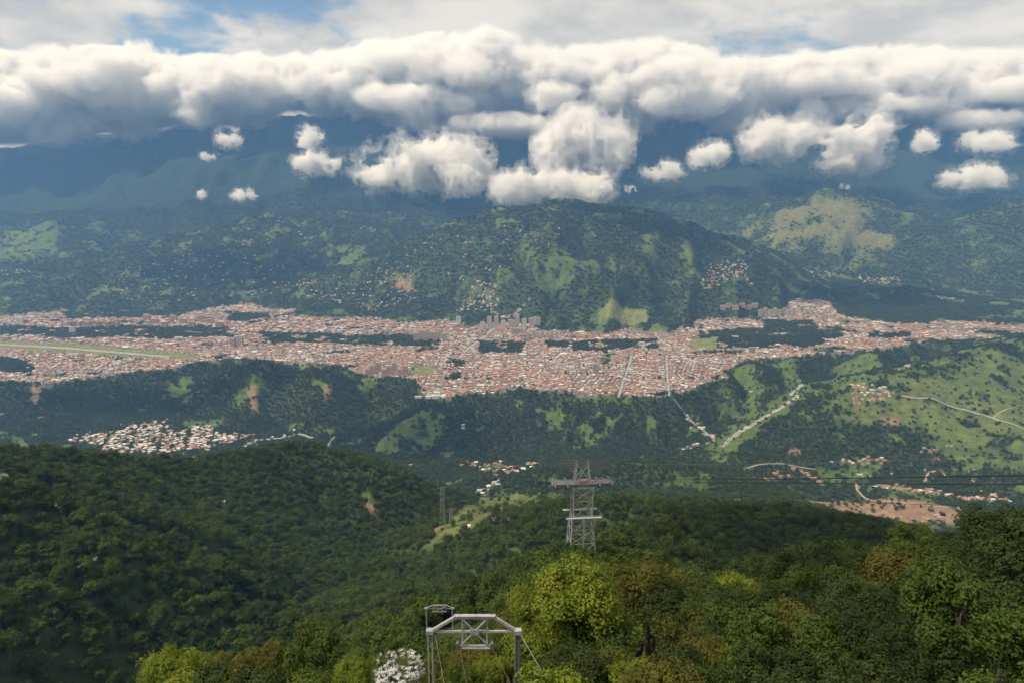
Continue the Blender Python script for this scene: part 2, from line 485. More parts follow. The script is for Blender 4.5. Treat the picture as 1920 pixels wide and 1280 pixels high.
def paint(A, poly, val=1.0, rag=.012):
    if len(poly) < 3: return
    p = np.array(poly); lo, hi = p.min(0) - 80, p.max(0) + 80
    m = (GX > lo[0]) & (GX < hi[0]) & (GY > lo[1]) & (GY < hi[1])
    wob = rag * GY[m]
    x = GX[m] + wob * fbm(GX[m] / (wob * 5), GY[m] / (wob * 5), 3, 71); y = GY[m] + wob * fbm(GX[m] / (wob * 5), GY[m] / (wob * 5), 3, 72)
    k = inside(poly, x, y)
    A[m] = np.where(k, val, A[m])

RIGHT_HILL = area([(1500, 790), (1590, 735), (1650, 710), (1720, 690), (1800, 672), (1870, 655), (1919, 645), (2050, 640), (2100, 900), (1915, 885), (1780, 860), (1700, 800), (1600, 800)], 2000)
tmp = np.zeros_like(H); paint(tmp, RIGHT_HILL); tmp = blur(tmp, 3)
wood_here = sstep(.05, .25, fbm(GX / 150, GY / 150, 4, 66) - .30 * np.tanh(CURV * 1.2) - .05)
grass = grass * (1 - tmp) + tmp * (1 - wood_here); dry = np.maximum(dry, tmp * (.28 + .5 * n2))
BROWN_PEAK = area([(1385, 440), (1450, 400), (1560, 372), (1620, 386), (1680, 435), (1690, 470), (1600, 505), (1450, 470)], 6500)
tmp = np.zeros_like(H); paint(tmp, BROWN_PEAK); tmp = blur(tmp, 4)
grass = np.maximum(grass, tmp * sstep(-.3, .1, n2 + .3 * np.tanh(CURV))); dry = np.maximum(dry, tmp * .9)
for pix, sk in [([(1390, 690), (1440, 700), (1500, 740), (1480, 755), (1440, 720)], 2500),
                ([(1455, 680), (1500, 680), (1515, 720), (1500, 745), (1470, 715)], 2500),
                ([(1560, 668), (1650, 664), (1670, 690), (1620, 700)], 2500),
                ([(1340, 720), (1370, 720), (1390, 790), (1375, 780), (1350, 745)], 2500),
                ([(470, 690), (500, 690), (490, 730), (450, 770), (430, 760)], 2500),
                ([(700, 850), (735, 800), (790, 765), (840, 765), (850, 800), (790, 850)], 2200),
                ([(0, 812), (40, 820), (70, 835), (0, 838)], 1500),
                ([(375, 970), (400, 1010), (360, 1010)], 900), ([(1620, 905), (1790, 925), (1750, 940), (1640, 930)], 1900),
                ([(1530, 880), (1640, 880), (1640, 905), (1540, 905)], 1900), ([(1780, 870), (1850, 870), (1850, 885), (1790, 882)], 1900),
                ([(340, 785), (430, 783), (425, 795), (340, 797)], 2200), ([(530, 800), (575, 797), (570, 806), (535, 810)], 2200),
                ([(980, 490), (1050, 500), (1090, 530), (1010, 545)], 5000), ([(1120, 565), (1190, 560), (1180, 580), (1130, 585)], 5000),
                ([(610, 455), (690, 460), (680, 500), (600, 495)], 5500), ([(0, 420), (110, 430), (100, 480), (0, 490)], 6000)]:
    tmp = np.zeros_like(H); paint(tmp, area(pix, sk)); grass = np.maximum(grass, blur(tmp, 2) * sstep(-.35, -.05, n3 + n1))
tmp = np.zeros_like(H); paint(tmp, area([(785, 1040), (820, 1000), (850, 970), (880, 945), (920, 926), (1000, 926), (1065, 932), (1050, 945), (1000, 950), (940, 962), (895, 985), (855, 1012), (815, 1040)], 870))
grass = np.maximum(grass, blur(tmp, 2)); dry = np.maximum(dry, blur(tmp, 2) * .5)
SOILS = [([(675, 940), (705, 950), (715, 968), (700, 965)], 900), ([(760, 1050), (800, 1030), (812, 1030), (775, 1052)], 600), ([(805, 995), (830, 985), (838, 988), (812, 1000)], 700),
         ([(1490, 938), (1560, 938), (1780, 946), (1835, 980), (1660, 976), (1530, 958)], 1700), ([(1490, 840), (1505, 845), (1500, 856), (1478, 855)], 2200),
         ([(455, 735), (475, 730), (475, 775), (460, 772)], 2500), ([(62, 720), (85, 718), (78, 752), (64, 755)], 2500), ([(600, 722), (615, 718), (612, 742), (602, 745)], 2500),
         ([(1735, 850), (1760, 852), (1750, 862)], 2200), ([(1660, 785), (1690, 790), (1690, 802), (1665, 800)], 2200), ([(735, 520), (770, 525), (775, 545), (745, 540)], 5000)]
for pix, sk in SOILS:
    tmp = np.zeros_like(H); paint(tmp, area(pix, sk)); soil = np.maximum(soil, blur(tmp, 1))
grass = np.clip(grass, 0, 1)
# woods and fields inside the town
GREENS = [on for on in (
    [(130, 583), (265, 586), (263, 598), (140, 596)], [(0, 613), (160, 613), (300, 612), (440, 618), (438, 634), (300, 636), (160, 632), (0, 630)],
    [(433, 588), (520, 588), (515, 603), (440, 605)], [(500, 622), (640, 630), (740, 628), (825, 634), (823, 650), (740, 652), (640, 646), (510, 640)],
    [(900, 637), (1000, 640), (990, 660), (905, 662)], [(1037, 640), (1087, 642), (1087, 653), (1040, 652)], [(1087, 640), (1235, 637), (1240, 655), (1090, 660)],
    [(1313, 622), (1420, 618), (1497, 616), (1560, 620), (1580, 630), (1500, 652), (1400, 655), (1320, 655)], [(1437, 602), (1513, 600), (1520, 616), (1440, 618)],
    [(1060, 610), (1230, 600), (1235, 612), (1150, 622), (1065, 622)], [(1570, 560), (1760, 560), (1900, 590), (1700, 600), (1580, 596)], [(1630, 625), (1720, 622), (1720, 632), (1640, 634)],
    [(0, 672), (40, 675), (70, 690), (60, 708), (0, 700)], [(1845, 622), (1920, 620), (1920, 632), (1850, 632)])]
GREENS = [[on_plateau(*p) for p in g_] for g_ in GREENS]
green = np.zeros_like(H)
for g_ in GREENS:
    tmp = np.zeros_like(H); paint(tmp, g_, rag=.03); green = np.maximum(green, tmp * sstep(-.40, -.15, fbm(GX / 120, GY / 120, 3, 97) + .5 * n1))
townlim = [on_plateau(*p) for p in [(-500, 575), (0, 562), (60, 557), (110, 562), (180, 577), (260, 592), (320, 596), (420, 577), (470, 563), (560, 557), (620, 572), (660, 598), (760, 586), (830, 572), (870, 590), (1000, 602),
    (1030, 620), (1100, 622), (1230, 612), (1240, 580), (1300, 582), (1350, 572), (1480, 542), (1530, 552), (1560, 590), (1640, 602), (1700, 607), (1920, 606), (2500, 590)]]
TOWN = townlim + EDGE[::-1]
built = np.zeros_like(H); paint(built, TOWN, rag=.03); built = built * town * (1 - green)
built *= 1 - sstep(.30, .42, fbm(GX / 210, GY / 210, 4, 95) + .25 * fbm(GX / 70, GY / 70, 2, 96)) * .95
townveg = town * (1 - built)
grass = np.maximum(grass * (1 - town), townveg * sstep(0.0, .2, n1 + .3 * n2))
green = np.maximum(green, townveg * (1 - grass))
RUNWAY_GRASS = [on_plateau(*p) for p in [(-500, 622), (0, 637), (180, 648), (380, 664), (385, 671), (300, 673), (150, 663), (0, 652), (-500, 638)]]
RUNWAY = [on_plateau(*p) for p in [(-500, 629), (0, 643), (180, 655), (320, 668), (322, 670.5), (180, 658.5), (0, 646.5), (-500, 632)]]
STADIUM = [on_plateau(*p) for p in [(775, 686), (822, 684), (815, 699), (762, 705)]]
FIELDS = [RUNWAY_GRASS, STADIUM, [on_plateau(*p) for p in [(1120, 612), (1210, 606), (1220, 614), (1130, 620)]], [on_plateau(*p) for p in [(1290, 635), (1345, 633), (1340, 655), (1290, 655)]]]
for g_ in FIELDS:
    tmp = np.zeros_like(H); paint(tmp, g_)
    built = built * (1 - tmp); grass = np.maximum(grass, tmp); green = green * (1 - tmp)
FIELD_MASK = np.zeros_like(H)
for g_ in FIELDS: paint(FIELD_MASK, g_)
# river bed
dr, _, _ = dist_poly(RIVER, GX + 14 * fbm(GX / 70, GY / 70, 3, 77), GY + 10 * fbm(GX / 70, GY / 70, 3, 78))
grass = np.maximum(grass, sstep(75, 45, dr) * .9)
forest = (1 - grass) * (1 - built) * (1 - soil) * sstep(28, 50, dr)
forest *= (1 - sstep(9000, 9600, GY))

def mixc(a, b, t): return a * (1 - t[..., None]) + np.array(b) * t[..., None]
C = np.zeros(H.shape + (3,)); C[:] = (.042, .058, .018)
C = mixc(C, (.085, .125, .032), grass * (.75 + .25 * np.clip(n3 + .5, 0, 1)))
C = mixc(C, (.150, .140, .055), np.clip(grass * dry, 0, 1) * .85)
C = mixc(C, (.26, .17, .11), np.clip(soil, 0, 1) * .9)
C = mixc(C, (.17, .155, .135), built * .9)
C = mixc(C, (.15, .165, .06), FIELD_MASK)
C = mixc(C, (.017, .030, .024), sstep(8400, 9000, GY) * .9)  # far range coloured darker and bluer, standing in for cloud shadow
C *= (1 + .25 * np.clip(n3, -1, 1))[..., None]
col4 = np.concatenate([C, np.ones(H.shape + (1,))], -1)

def attr_mat(name, attr='col', rough=.95, spec=.1, noise=None, bump=None):
    m = bpy.data.materials.new(name); m.use_nodes = True
    nt = m.node_tree; b = nt.nodes['Principled BSDF']
    b.inputs['Roughness'].default_value = rough; b.inputs['Specular IOR Level'].default_value = spec
    a = nt.nodes.new('ShaderNodeAttribute'); a.attribute_name = attr
    src = a.outputs['Color']
    if noise:
        for sc, lo, hi in noise:
            tc = nt.nodes.new('ShaderNodeTexCoord'); nz = nt.nodes.new('ShaderNodeTexNoise')
            nz.inputs['Scale'].default_value = sc; nz.inputs['Detail'].default_value = 5
            nt.links.new(tc.outputs['Object'], nz.inputs['Vector'])
            mr = nt.nodes.new('ShaderNodeMapRange'); mr.inputs['From Min'].default_value = .3; mr.inputs['From Max'].default_value = .7
            mr.inputs['To Min'].default_value = lo; mr.inputs['To Max'].default_value = hi
            nt.links.new(nz.outputs['Fac'], mr.inputs['Value'])
            mx = nt.nodes.new('ShaderNodeVectorMath'); mx.operation = 'SCALE'
            nt.links.new(src, mx.inputs[0]); nt.links.new(mr.outputs[0], mx.inputs['Scale'])
            src = mx.outputs[0]
    nt.links.new(src, b.inputs['Base Color'])
    return m
GROUND = attr_mat('ground_cover', noise=[(.035, .7, 1.35), (.15, .75, 1.25)])
idx = np.arange(NU * NV).reshape(NV, NU)
quads = np.stack([idx[:-1, :-1], idx[:-1, 1:], idx[1:, 1:], idx[1:, :-1]], -1).reshape(-1, 4)
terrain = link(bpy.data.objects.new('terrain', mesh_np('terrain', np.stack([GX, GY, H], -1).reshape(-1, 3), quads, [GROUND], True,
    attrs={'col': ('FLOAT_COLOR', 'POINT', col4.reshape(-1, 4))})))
tag(terrain, kind='structure')

def plain_mat(name, color, rough=.8, spec=.3, metal=0.0, nscale=None, nlo=.8, nhi=1.2):
    m = bpy.data.materials.new(name); m.use_nodes = True
    nt = m.node_tree; b = nt.nodes['Principled BSDF']
    b.inputs['Base Color'].default_value = (*color, 1); b.inputs['Roughness'].default_value = rough
    b.inputs['Specular IOR Level'].default_value = spec; b.inputs['Metallic'].default_value = metal
    if nscale:
        tc = nt.nodes.new('ShaderNodeTexCoord'); nz = nt.nodes.new('ShaderNodeTexNoise')
        nz.inputs['Scale'].default_value = nscale; nz.inputs['Detail'].default_value = 6
        nt.links.new(tc.outputs['Object'], nz.inputs['Vector'])
        mr = nt.nodes.new('ShaderNodeMapRange'); mr.inputs['From Min'].default_value = .3; mr.inputs['From Max'].default_value = .7
        mr.inputs['To Min'].default_value = nlo; mr.inputs['To Max'].default_value = nhi
        nt.links.new(nz.outputs['Fac'], mr.inputs['Value'])
        mx = nt.nodes.new('ShaderNodeVectorMath'); mx.operation = 'SCALE'; mx.inputs[0].default_value = color
        nt.links.new(mr.outputs[0], mx.inputs['Scale']); nt.links.new(mx.outputs[0], b.inputs['Base Color'])
    return m

def resample(pts, step):
    p = np.array([q[:2] for q in pts], float); out = []
    # smooth the polyline a little before cutting it up
    for _ in range(2):
        q = [p[0]]
        for a, b in zip(p[:-1], p[1:]): q += [a * .75 + b * .25, a * .25 + b * .75]
        p = np.array(q + [p[-1]])
    s = np.concatenate([[0], np.cumsum(np.hypot(*np.diff(p, axis=0).T))])
    t = np.arange(0, s[-1], step)
    return np.stack([np.interp(t, s, p[:, 0]), np.interp(t, s, p[:, 1])], 1)

def strip(name, pts, width, mat, lift, step=8.0, wob=0.0, rows=3):
    """a band laid on the ground along a line"""
    c = resample(pts, step)
    d = np.gradient(c, axis=0); d /= np.hypot(*d.T)[:, None] + 1e-9
    nrm = np.stack([-d[:, 1], d[:, 0]], 1)
    w = width * (1 + wob * fbm(np.arange(len(c)) * .23, np.zeros(len(c)) + len(c) * .37, 3, 5)[:, None] * 1.6)
    V = []
    for k in range(rows):
        q = c + nrm * w * (k / (rows - 1) - .5)
        V.append(np.column_stack([q, height(q[:, 0], q[:, 1])]))
    V = np.stack(V, 1)
    V[:, :, 2] = V[:, :, 2] * .5 + V[:, :, 2].max(1, keepdims=True) * .5 + lift
    n = len(c); i = np.arange(n * rows).reshape(n, rows)
    f = np.stack([i[:-1, :-1], i[:-1, 1:], i[1:, 1:], i[1:, :-1]], -1).reshape(-1, 4)
    o = link(bpy.data.objects.new(name, mesh_np(name, V.reshape(-1, 3), f, [mat], True)))
    return tag(o, kind='structure')

GRAVEL = plain_mat('river_gravel', (.33, .31, .275), nscale=.06, nlo=.65, nhi=1.25)
WATER = plain_mat('river_water', (.20, .20, .17), rough=.25, spec=.5)
ASPHALT = plain_mat('pale_asphalt', (.30, .29, .27), nscale=.05)
CONCRETE = plain_mat('runway_concrete', (.30, .285, .25), nscale=.02)
DIRT = plain_mat('dirt_track', (.34, .27, .19), nscale=.05)
strip('river', [(x, y) for x, y in RIVER], 22, GRAVEL, 1.2, wob=.8)
strip('river_water', [(x, y) for x, y in RIVER], 6, WATER, 2.2, wob=.9)
rm = np.array(RUNWAY); rc = [tuple((rm[i] + rm[-1 - i]) / 2) for i in range(4)]
strip('runway', rc, 42, CONCRETE, 1.0, step=30)
ROADS = []
for nm, pix, w, mat, sk in [
        ('road', [(1690, 742), (1740, 746), (1790, 762), (1830, 774), (1862, 783), (1872, 790), (1919, 803), (1990, 822)], 10, ASPHALT, 2000),
        ('road', [(1862, 783), (1880, 770), (1905, 764)], 5, DIRT, 2000),
        ('road', [(1605, 905), (1610, 925), (1640, 940), (1720, 946), (1780, 950)], 8, DIRT, 1800),
        ('road', [(1735, 905), (1738, 885), (1765, 880), (1772, 893)], 7, DIRT, 1800),
        ('road', [(1395, 880), (1440, 868), (1480, 872), (1530, 880)], 6, ASPHALT, 1800),
        ('road', [(455, 838), (480, 826), (520, 822), (560, 812), (590, 820)], 14, ASPHALT, 2000),
        ('road', [(612, 842), (620, 826), (628, 818)], 8, ASPHALT, 2000),
        ('road', [(868, 660), (890, 645), (912, 628), (930, 612)], 22, ASPHALT, 3500),
        ('road', [(1260, 745), (1285, 775), (1310, 800), (1330, 815), (1340, 828)], 6, ASPHALT, 2000),
        ('road', [(880, 930), (905, 916), (930, 905), (940, 895)], 6, ASPHALT, 1800),
        ('road', [(1795, 950), (1815, 968), (1830, 978)], 6, DIRT, 1500),
        ('road', [(1020, 690), (1080, 675), (1150, 660), (1230, 640), (1300, 622)], 14, ASPHALT, 3200),
        ('road', [(1160, 745), (1168, 715), (1178, 690), (1185, 665)], 11, ASPHALT, 2900),
        ('road', [(1255, 742), (1252, 715), (1250, 690), (1250, 665)], 11, ASPHALT, 2900),
        ('road', [(420, 660), (480, 645), (520, 628), (550, 612)], 18, ASPHALT, 3200)]:
    p_ = line(pix, sk)
    ROADS.append((p_, w))
    strip(nm, p_, w, mat, 1.0)
# ------------------------------------------------------------------ houses
ROOFS = {'terracotta': (.34, .165, .105), 'pale tile': (.40, .26, .195), 'orange': (.46, .22, .11), 'zinc grey': (.40, .39, .375), 'white sheet': (.60, .575, .535), 'brown': (.24, .165, .13), 'rusty red': (.33, .15, .11)}
WALLS = [(.50, .46, .40), (.58, .55, .50), (.45, .34, .26), (.48, .40, .30), (.40, .37, .33), (.52, .44, .37)]
ROOF_MATS = {k: plain_mat('roof_' + k.replace(' ', '_'), c, rough=.85, spec=.15, nscale=.35, nlo=.75, nhi=1.2) for k, c in ROOFS.items()}
WALL_MATS = [plain_mat('render_wall', c, rough=.9, spec=.1, nscale=.4, nlo=.85, nhi=1.12) for c in WALLS]
WINDOW = plain_mat('window_dark', (.045, .05, .055), rough=.3, spec=.5)

def house_parts(kind):
    """unit house: 1 wide, 1 deep, walls 1 high (scaled per house); returns wall and roof geometry"""
    w = [(-.5, -.5, -.6), (.5, -.5, -.6), (.5, .5, -.6), (-.5, .5, -.6), (-.5, -.5, 1), (.5, -.5, 1), (.5, .5, 1), (-.5, .5, 1)]
    wf = [(0, 1, 5, 4), (1, 2, 6, 5), (2, 3, 7, 6), (3, 0, 4, 7)]
    o = .56
    if kind == 'gable':
        r = [(-o, -o, .93), (o, -o, .93), (o, o, .93), (-o, o, .93), (-o, 0, 1.42), (o, 0, 1.42)]
        rf = [(0, 1, 5, 4), (2, 3, 4, 5), (1, 2, 5, 5), (3, 0, 4, 4)]
    elif kind == 'hip':
        r = [(-o, -o, .93), (o, -o, .93), (o, o, .93), (-o, o, .93), (-.22, 0, 1.4), (.22, 0, 1.4)]
        rf = [(0, 1, 5, 4), (2, 3, 4, 5), (1, 2, 5, 5), (3, 0, 4, 4)]
    elif kind == 'shed':
        r = [(-o, -o, 1.0), (o, -o, 1.0), (o, o, 1.28), (-o, o, 1.28), (-o, -o, .95), (o, -o, .95), (o, o, .95), (-o, o, .95)]
        rf = [(0, 1, 2, 3), (4, 5, 1, 0), (5, 6, 2, 1), (7, 4, 0, 3)]
    else:
        r = [(-o, -o, 1.1), (o, -o, 1.1), (o, o, 1.1), (-o, o, 1.1), (-o, -o, .98), (o, -o, .98), (o, o, .98), (-o, o, .98)]
        rf = [(0, 1, 2, 3), (4, 5, 1, 0), (5, 6, 2, 1), (7, 4, 0, 3), (6, 7, 3, 2)]
    return w, wf, r, rf
KINDS_H = ['gable', 'hip', 'shed', 'flat']
HP = {k: house_parts(k) for k in KINDS_H}
def tri_mesh(name, v, f, m):
    me = bpy.data.meshes.new(name); me.from_pydata(v, [], [tuple(dict.fromkeys(q)) for q in f]); me.materials.append(m); me.update(); return me
HOUSE_MESH = {}
def house_mesh(kind, roof, wall):
    k = (kind, roof, wall)
    if k not in HOUSE_MESH:
        w, wf, r, rf = HP[kind]
        HOUSE_MESH[k] = (tri_mesh('wall', w, wf, WALL_MATS[wall]), tri_mesh('roof', r, rf, ROOF_MATS[roof]))
    return HOUSE_MESH[k]
n_house = 0
def place_house(x, y, rot, sx, sy, h, kind, roof, wall, label, group):
    global n_house
    e = empty('house', (x, y, float(height(x, y))), rot)
    wm, rmz = house_mesh(kind, roof, wall)
    for nm, me in (('wall', wm), ('roof', rmz)):
        o = link(bpy.data.objects.new(nm, me), e); o.scale = (sx, sy, h)
    n_house += 1
    return tag(e, label, 'house', group)

mass = {'v': [], 'f': [], 'c': []}
def add_mass(x, y, rot, sx, sy, h, kind, rc, wc):
    mass['v'].append((x, y, rot, sx, sy, h, KINDS_H.index(kind), *rc, *wc))

def ORDINAL(n):
    return ['first', 'second', 'third'][n - 1] if n < 4 else '%dth' % n if not (n > 20 and n % 10 in (1, 2, 3)) else '%d%s' % (n, ['st', 'nd', 'rd'][n % 10 - 1])

def village(name_in_label, group, pix, n, skip, sizes=(9, 15), palette=None, rot=0.2, skip_big=0, along=None, extra=0, seed=0):
    """houses of one settlement; the first n as things, any extra in the mass"""
    r = np.random.default_rng(900 + seed); palette = palette or ['terracotta', 'pale tile', 'zinc grey', 'white sheet', 'white sheet', 'rusty red', 'brown']
    spots = []
    if along is not None:
        q = line(along, skip)
        c = resample(q, 9.0)
        for _ in range(6000):
            p = c[r.integers(len(c))] + r.normal(size=2) * np.array([12, 12])
            if all((p[0] - a) ** 2 + (p[1] - b) ** 2 > 10.5 ** 2 for a, b in spots): spots.append(tuple(p))
            if len(spots) >= n + extra: break
    else:
        poly = area(pix, skip); a_ = np.array(poly); lo, hi = a_.min(0), a_.max(0)
        ca, sa_ = math.cos(rot), math.sin(rot)
        grid = [(i * 12.0, j * 11.5 + (5 if (j // 2) % 2 else 0)) for i in range(-60, 60) for j in range(-60, 60) if i % 9 != 0]
        cx, cy_ = .5 * (lo + hi)
        cand = [(cx + ca * u - sa_ * v + r.normal() * 2.6, cy_ + sa_ * u + ca * v + r.normal() * 2.6) for u, v in grid]
        cand = np.array(cand); cand = cand[inside(poly, cand[:, 0], cand[:, 1])]
        r.shuffle(cand); spots = [tuple(q) for q in cand[:n + extra]]
    told = {}
    for i, (x, y) in enumerate(spots):
        kind = KINDS_H[r.choice(4, p=[.34, .16, .32, .18])]; roof = palette[r.integers(len(palette))]
        if kind in ('gable', 'hip') and roof in ('white sheet',): kind = 'shed'
        sx, sy, h = r.uniform(*sizes), r.uniform(7, 11), r.uniform(3.2, 6.5)
        rz = rot + r.normal() * .12 + (math.pi / 2 if r.uniform() < .25 else 0); wl_ = int(r.integers(len(WALLS)))
        if i < n:
            e = place_house(x, y, rz, sx, sy, h, kind, roof, wl_, '', group); told.setdefault(roof, []).append((x / y, e))
        else:
            add_mass(x, y, rz, sx, sy, h, kind, ROOFS[roof], WALLS[wl_])
    for roof, L_ in told.items():
        for i, (_, e) in enumerate(sorted(L_, key=lambda v: v[0])):
            e['label'] = '%s roofed house, %s from left, %s' % (roof, ORDINAL(i + 1), name_in_label)
    return spots

SPOTS = []
SPOTS += village('in the left bench village', 'houses of the left bench village', [(118, 829), (170, 815), (215, 811), (250, 797), (312, 789), (318, 806), (335, 812), (362, 798), (398, 797), (402, 812), (438, 812), (468, 818), (440, 830), (405, 832), (395, 846), (345, 842), (300, 852), (255, 846), (215, 858), (180, 852), (190, 838), (165, 830)], 118, 2000, rot=.35, extra=420, seed=1, palette=['white sheet', 'white sheet', 'pale tile', 'terracotta', 'zinc grey', 'white sheet', 'orange'])
SPOTS += village('in the hamlet left of the tower', 'houses of the central hamlet', [(860, 873), (872, 866), (940, 864), (1014, 870), (1000, 881), (962, 887), (946, 902), (925, 891), (900, 880)], 34, 2000, rot=.1, seed=2, palette=['terracotta', 'rusty red', 'terracotta', 'pale tile', 'white sheet'], extra=90)
SPOTS += village('on the track below the central hamlet', 'houses strung below the central hamlet', None, 8, 1800, along=[(905, 930), (918, 915), (935, 903)], seed=3, palette=['white sheet', 'zinc grey', 'pale tile'])
SPOTS += village('in the right hill nose village', 'houses of the right hill village', [(1590, 722), (1615, 712), (1640, 722), (1690, 740), (1680, 748), (1640, 752), (1595, 757)], 40, 2000, rot=-.3, seed=4, extra=14)
SPOTS += village('down the spur below the town', 'houses strung down the scarp spur', None, 20, 2000, along=[(1265, 752), (1290, 780), (1318, 805), (1340, 826), (1318, 834), (1282, 838)], seed=5, palette=['white sheet', 'zinc grey', 'pale tile'], extra=6)
SPOTS += village('in the orange row by the river', 'orange roofed row by the river', [(1370, 886), (1440, 886), (1480, 874), (1540, 893), (1545, 906), (1480, 895), (1380, 894)], 32, 1800, rot=-.15, seed=6, palette=['orange', 'orange', 'terracotta', 'orange'], sizes=(11, 17))
SPOTS += village('in the right farmland hamlet', 'houses of the right farmland hamlet', [(1565, 862), (1600, 858), (1665, 858), (1668, 872), (1610, 872)], 14, 1800, seed=7, palette=['orange', 'pale tile', 'white sheet'])
SPOTS += village('along the right valley road', 'houses along the right valley road', None, 34, 1700, along=[(1645, 910), (1690, 918), (1730, 920), (1770, 926), (1810, 936), (1850, 932), (1905, 938)], seed=8, palette=['white sheet', 'terracotta', 'orange', 'pale tile'], extra=14)
SPOTS += village('below the right hill road', 'houses below the right hill road', [(1720, 850), (1735, 830), (1770, 822), (1790, 838), (1770, 850)], 8, 1900, seed=9, palette=['white sheet', 'pale tile', 'rusty red'])
SPOTS += village('on the right bare building ground', 'houses on the right building ground', [(1690, 965), (1750, 960), (1800, 975), (1730, 982)], 8, 1500, seed=10, palette=['rusty red', 'pale tile'], sizes=(14, 22))
SPOTS += village('on the right hill crest', 'houses on the right hill crest', None, 6, 2200, along=[(1670, 694), (1700, 688), (1740, 682)], seed=11, palette=['white sheet', 'zinc grey'])
for lab, px, py, sk in [('lone white house in the dark left forest', 417, 995, 900), ('lone pinkish roofed house on the left ridge crest', 345, 875, 1200), ('lone red roofed house near the valley grass ridge', 770, 872, 1900), ('white house at the foot of the grassy scarp hill', 705, 855, 2300),
                        ('white house high on the dark central scarp', 868, 797, 2300), ('white house below the other on the dark central scarp', 868, 803, 2300), ('white sheds on the lit right scarp slope', 1408, 735, 2500), ('long low roof behind the tower on the near ridge', 1020, 938, 1200)]:
    q = at(px, py, sk)
    if q: place_house(q[0], q[1], .3, 13, 9, 4.5, 'gable', 'pale tile' if 'pink' in lab or 'red' in lab else 'white sheet', 1, lab, None); SPOTS.append(q[:2])

# ---- the town on the terrace
ga = on_plateau(1165, 745); gb_ = on_plateau(1185, 665)
GRID = math.atan2(gb_[1] - ga[1], gb_[0] - ga[0]) - math.pi / 2
r = np.random.default_rng(55)
def town_cells(y0, y1, cw, cd, seed):
    r = np.random.default_rng(seed)
    lim = 1.0 * y1
    nx, ny = int(2.3 * lim / cw), int((y1 - y0) * 2.8 / cd)
    I, J = np.meshgrid(np.arange(nx), np.arange(ny), indexing='ij')
    street = (I % 7 == 0) | (J % 6 == 0)
    u = (I - nx / 2) * cw; v = J * cd - .5 * (y1 - y0)
    u = u - 9.0 * np.floor(I / 7) + 0.0; v = v - 7.0 * np.floor(J / 6)
    u = u[~street].astype(float); v = v[~street].astype(float)
    x = math.cos(GRID) * u - math.sin(GRID) * v; y = y0 + math.sin(GRID) * u + math.cos(GRID) * v
    x += 90 * fbm(x / 500, y / 500, 2, 3) + r.normal(size=len(x)) * 1.6; y += 90 * fbm(x / 500, y / 500, 2, 4) + r.normal(size=len(x)) * 1.6
    ok = (y > y0) & (y <= y1) & (np.abs(x) < .84 * y)
    x, y = x[ok], y[ok]
    b = sample(built, x, y); ok = (r.uniform(size=len(x)) < b * (.93 - .35 * sstep(.0, .5, fbm(x / 160, y / 160, 3, 8)))) & (b > .6)
    return x[ok], y[ok], r
def roof_choice(x, y, r):
    """districts differ: the old centre is tiled, the left paler, the right edge whiter"""
    n = fbm(x / 420, y / 420, 3, 14) + .25 * r.normal(size=len(x))
    names = list(ROOFS); out = np.empty((len(x), 3)); w = np.array([ROOFS[k] for k in names])
    pa = np.array([.24, .28, .05, .16, .14, .08, .05]); pb = np.array([.18, .28, .17, .12, .14, .05, .06]); pc = np.array([.10, .26, .03, .27, .26, .05, .03])
    cum = [np.cumsum(p / p.sum()) for p in (pa, pb, pc)]
    z = r.uniform(size=len(x)); which = np.where(n > .22, 1, np.where(n < -.15, 2, 0))
    for k in range(3):
        m = which == k; out[m] = w[np.searchsorted(cum[k], z[m]).clip(max=6)]
    return out * r.uniform(.7, 1.08, (len(x), 1))
n_town = 0
for y0, y1, cw, cd in ((2900, 4300, 15.5, 13.5), (4300, 6900, 22, 20)):
    x, y, r = town_cells(y0, y1, cw, cd, int(y0))
    ok = np.ones(len(x), bool)
    for p_, w in ROADS:
        d_, _, _ = dist_poly(p_, x, y); ok &= d_ > w * .5 + 7
    x, y = x[ok], y[ok]
    rc = roof_choice(x, y, r); wc = np.array(WALLS)[r.integers(len(WALLS), size=len(x))] * r.uniform(.74, .98, (len(x), 1))
    tall = r.uniform(size=len(x)); nb = fbm(x / 300, y / 300, 2, 19)
    h = np.where(tall > .985, r.uniform(11, 20, len(x)), np.where(tall > .85, r.uniform(7, 10, len(x)), r.uniform(3.2, 6.5, len(x))))
    kd = np.where(h > 9, 3, r.choice(4, size=len(x), p=[.36, .22, .24, .18]))
    rot = GRID + r.normal(size=len(x)) * .05 + np.where(r.uniform(size=len(x)) < .3, math.pi / 2, 0) + .5 * np.round(1.5 * fbm(x / 600, y / 600, 2, 23)) * .4
    sx, sy = cw * r.uniform(.62, 1.02, len(x)), cd * r.uniform(.6, .98, len(x))
    hall = r.uniform(size=len(x)) > .965; sx = np.where(hall, sx * 2.3, sx); sy = np.where(hall, sy * 1.9, sy); h = np.where(hall, h + 2, h)
    for k in range(len(x)):
        mass['v'].append((x[k], y[k], rot[k], sx[k], sy[k], h[k], kd[k], *rc[k], *wc[k]))
    n_town += len(x)
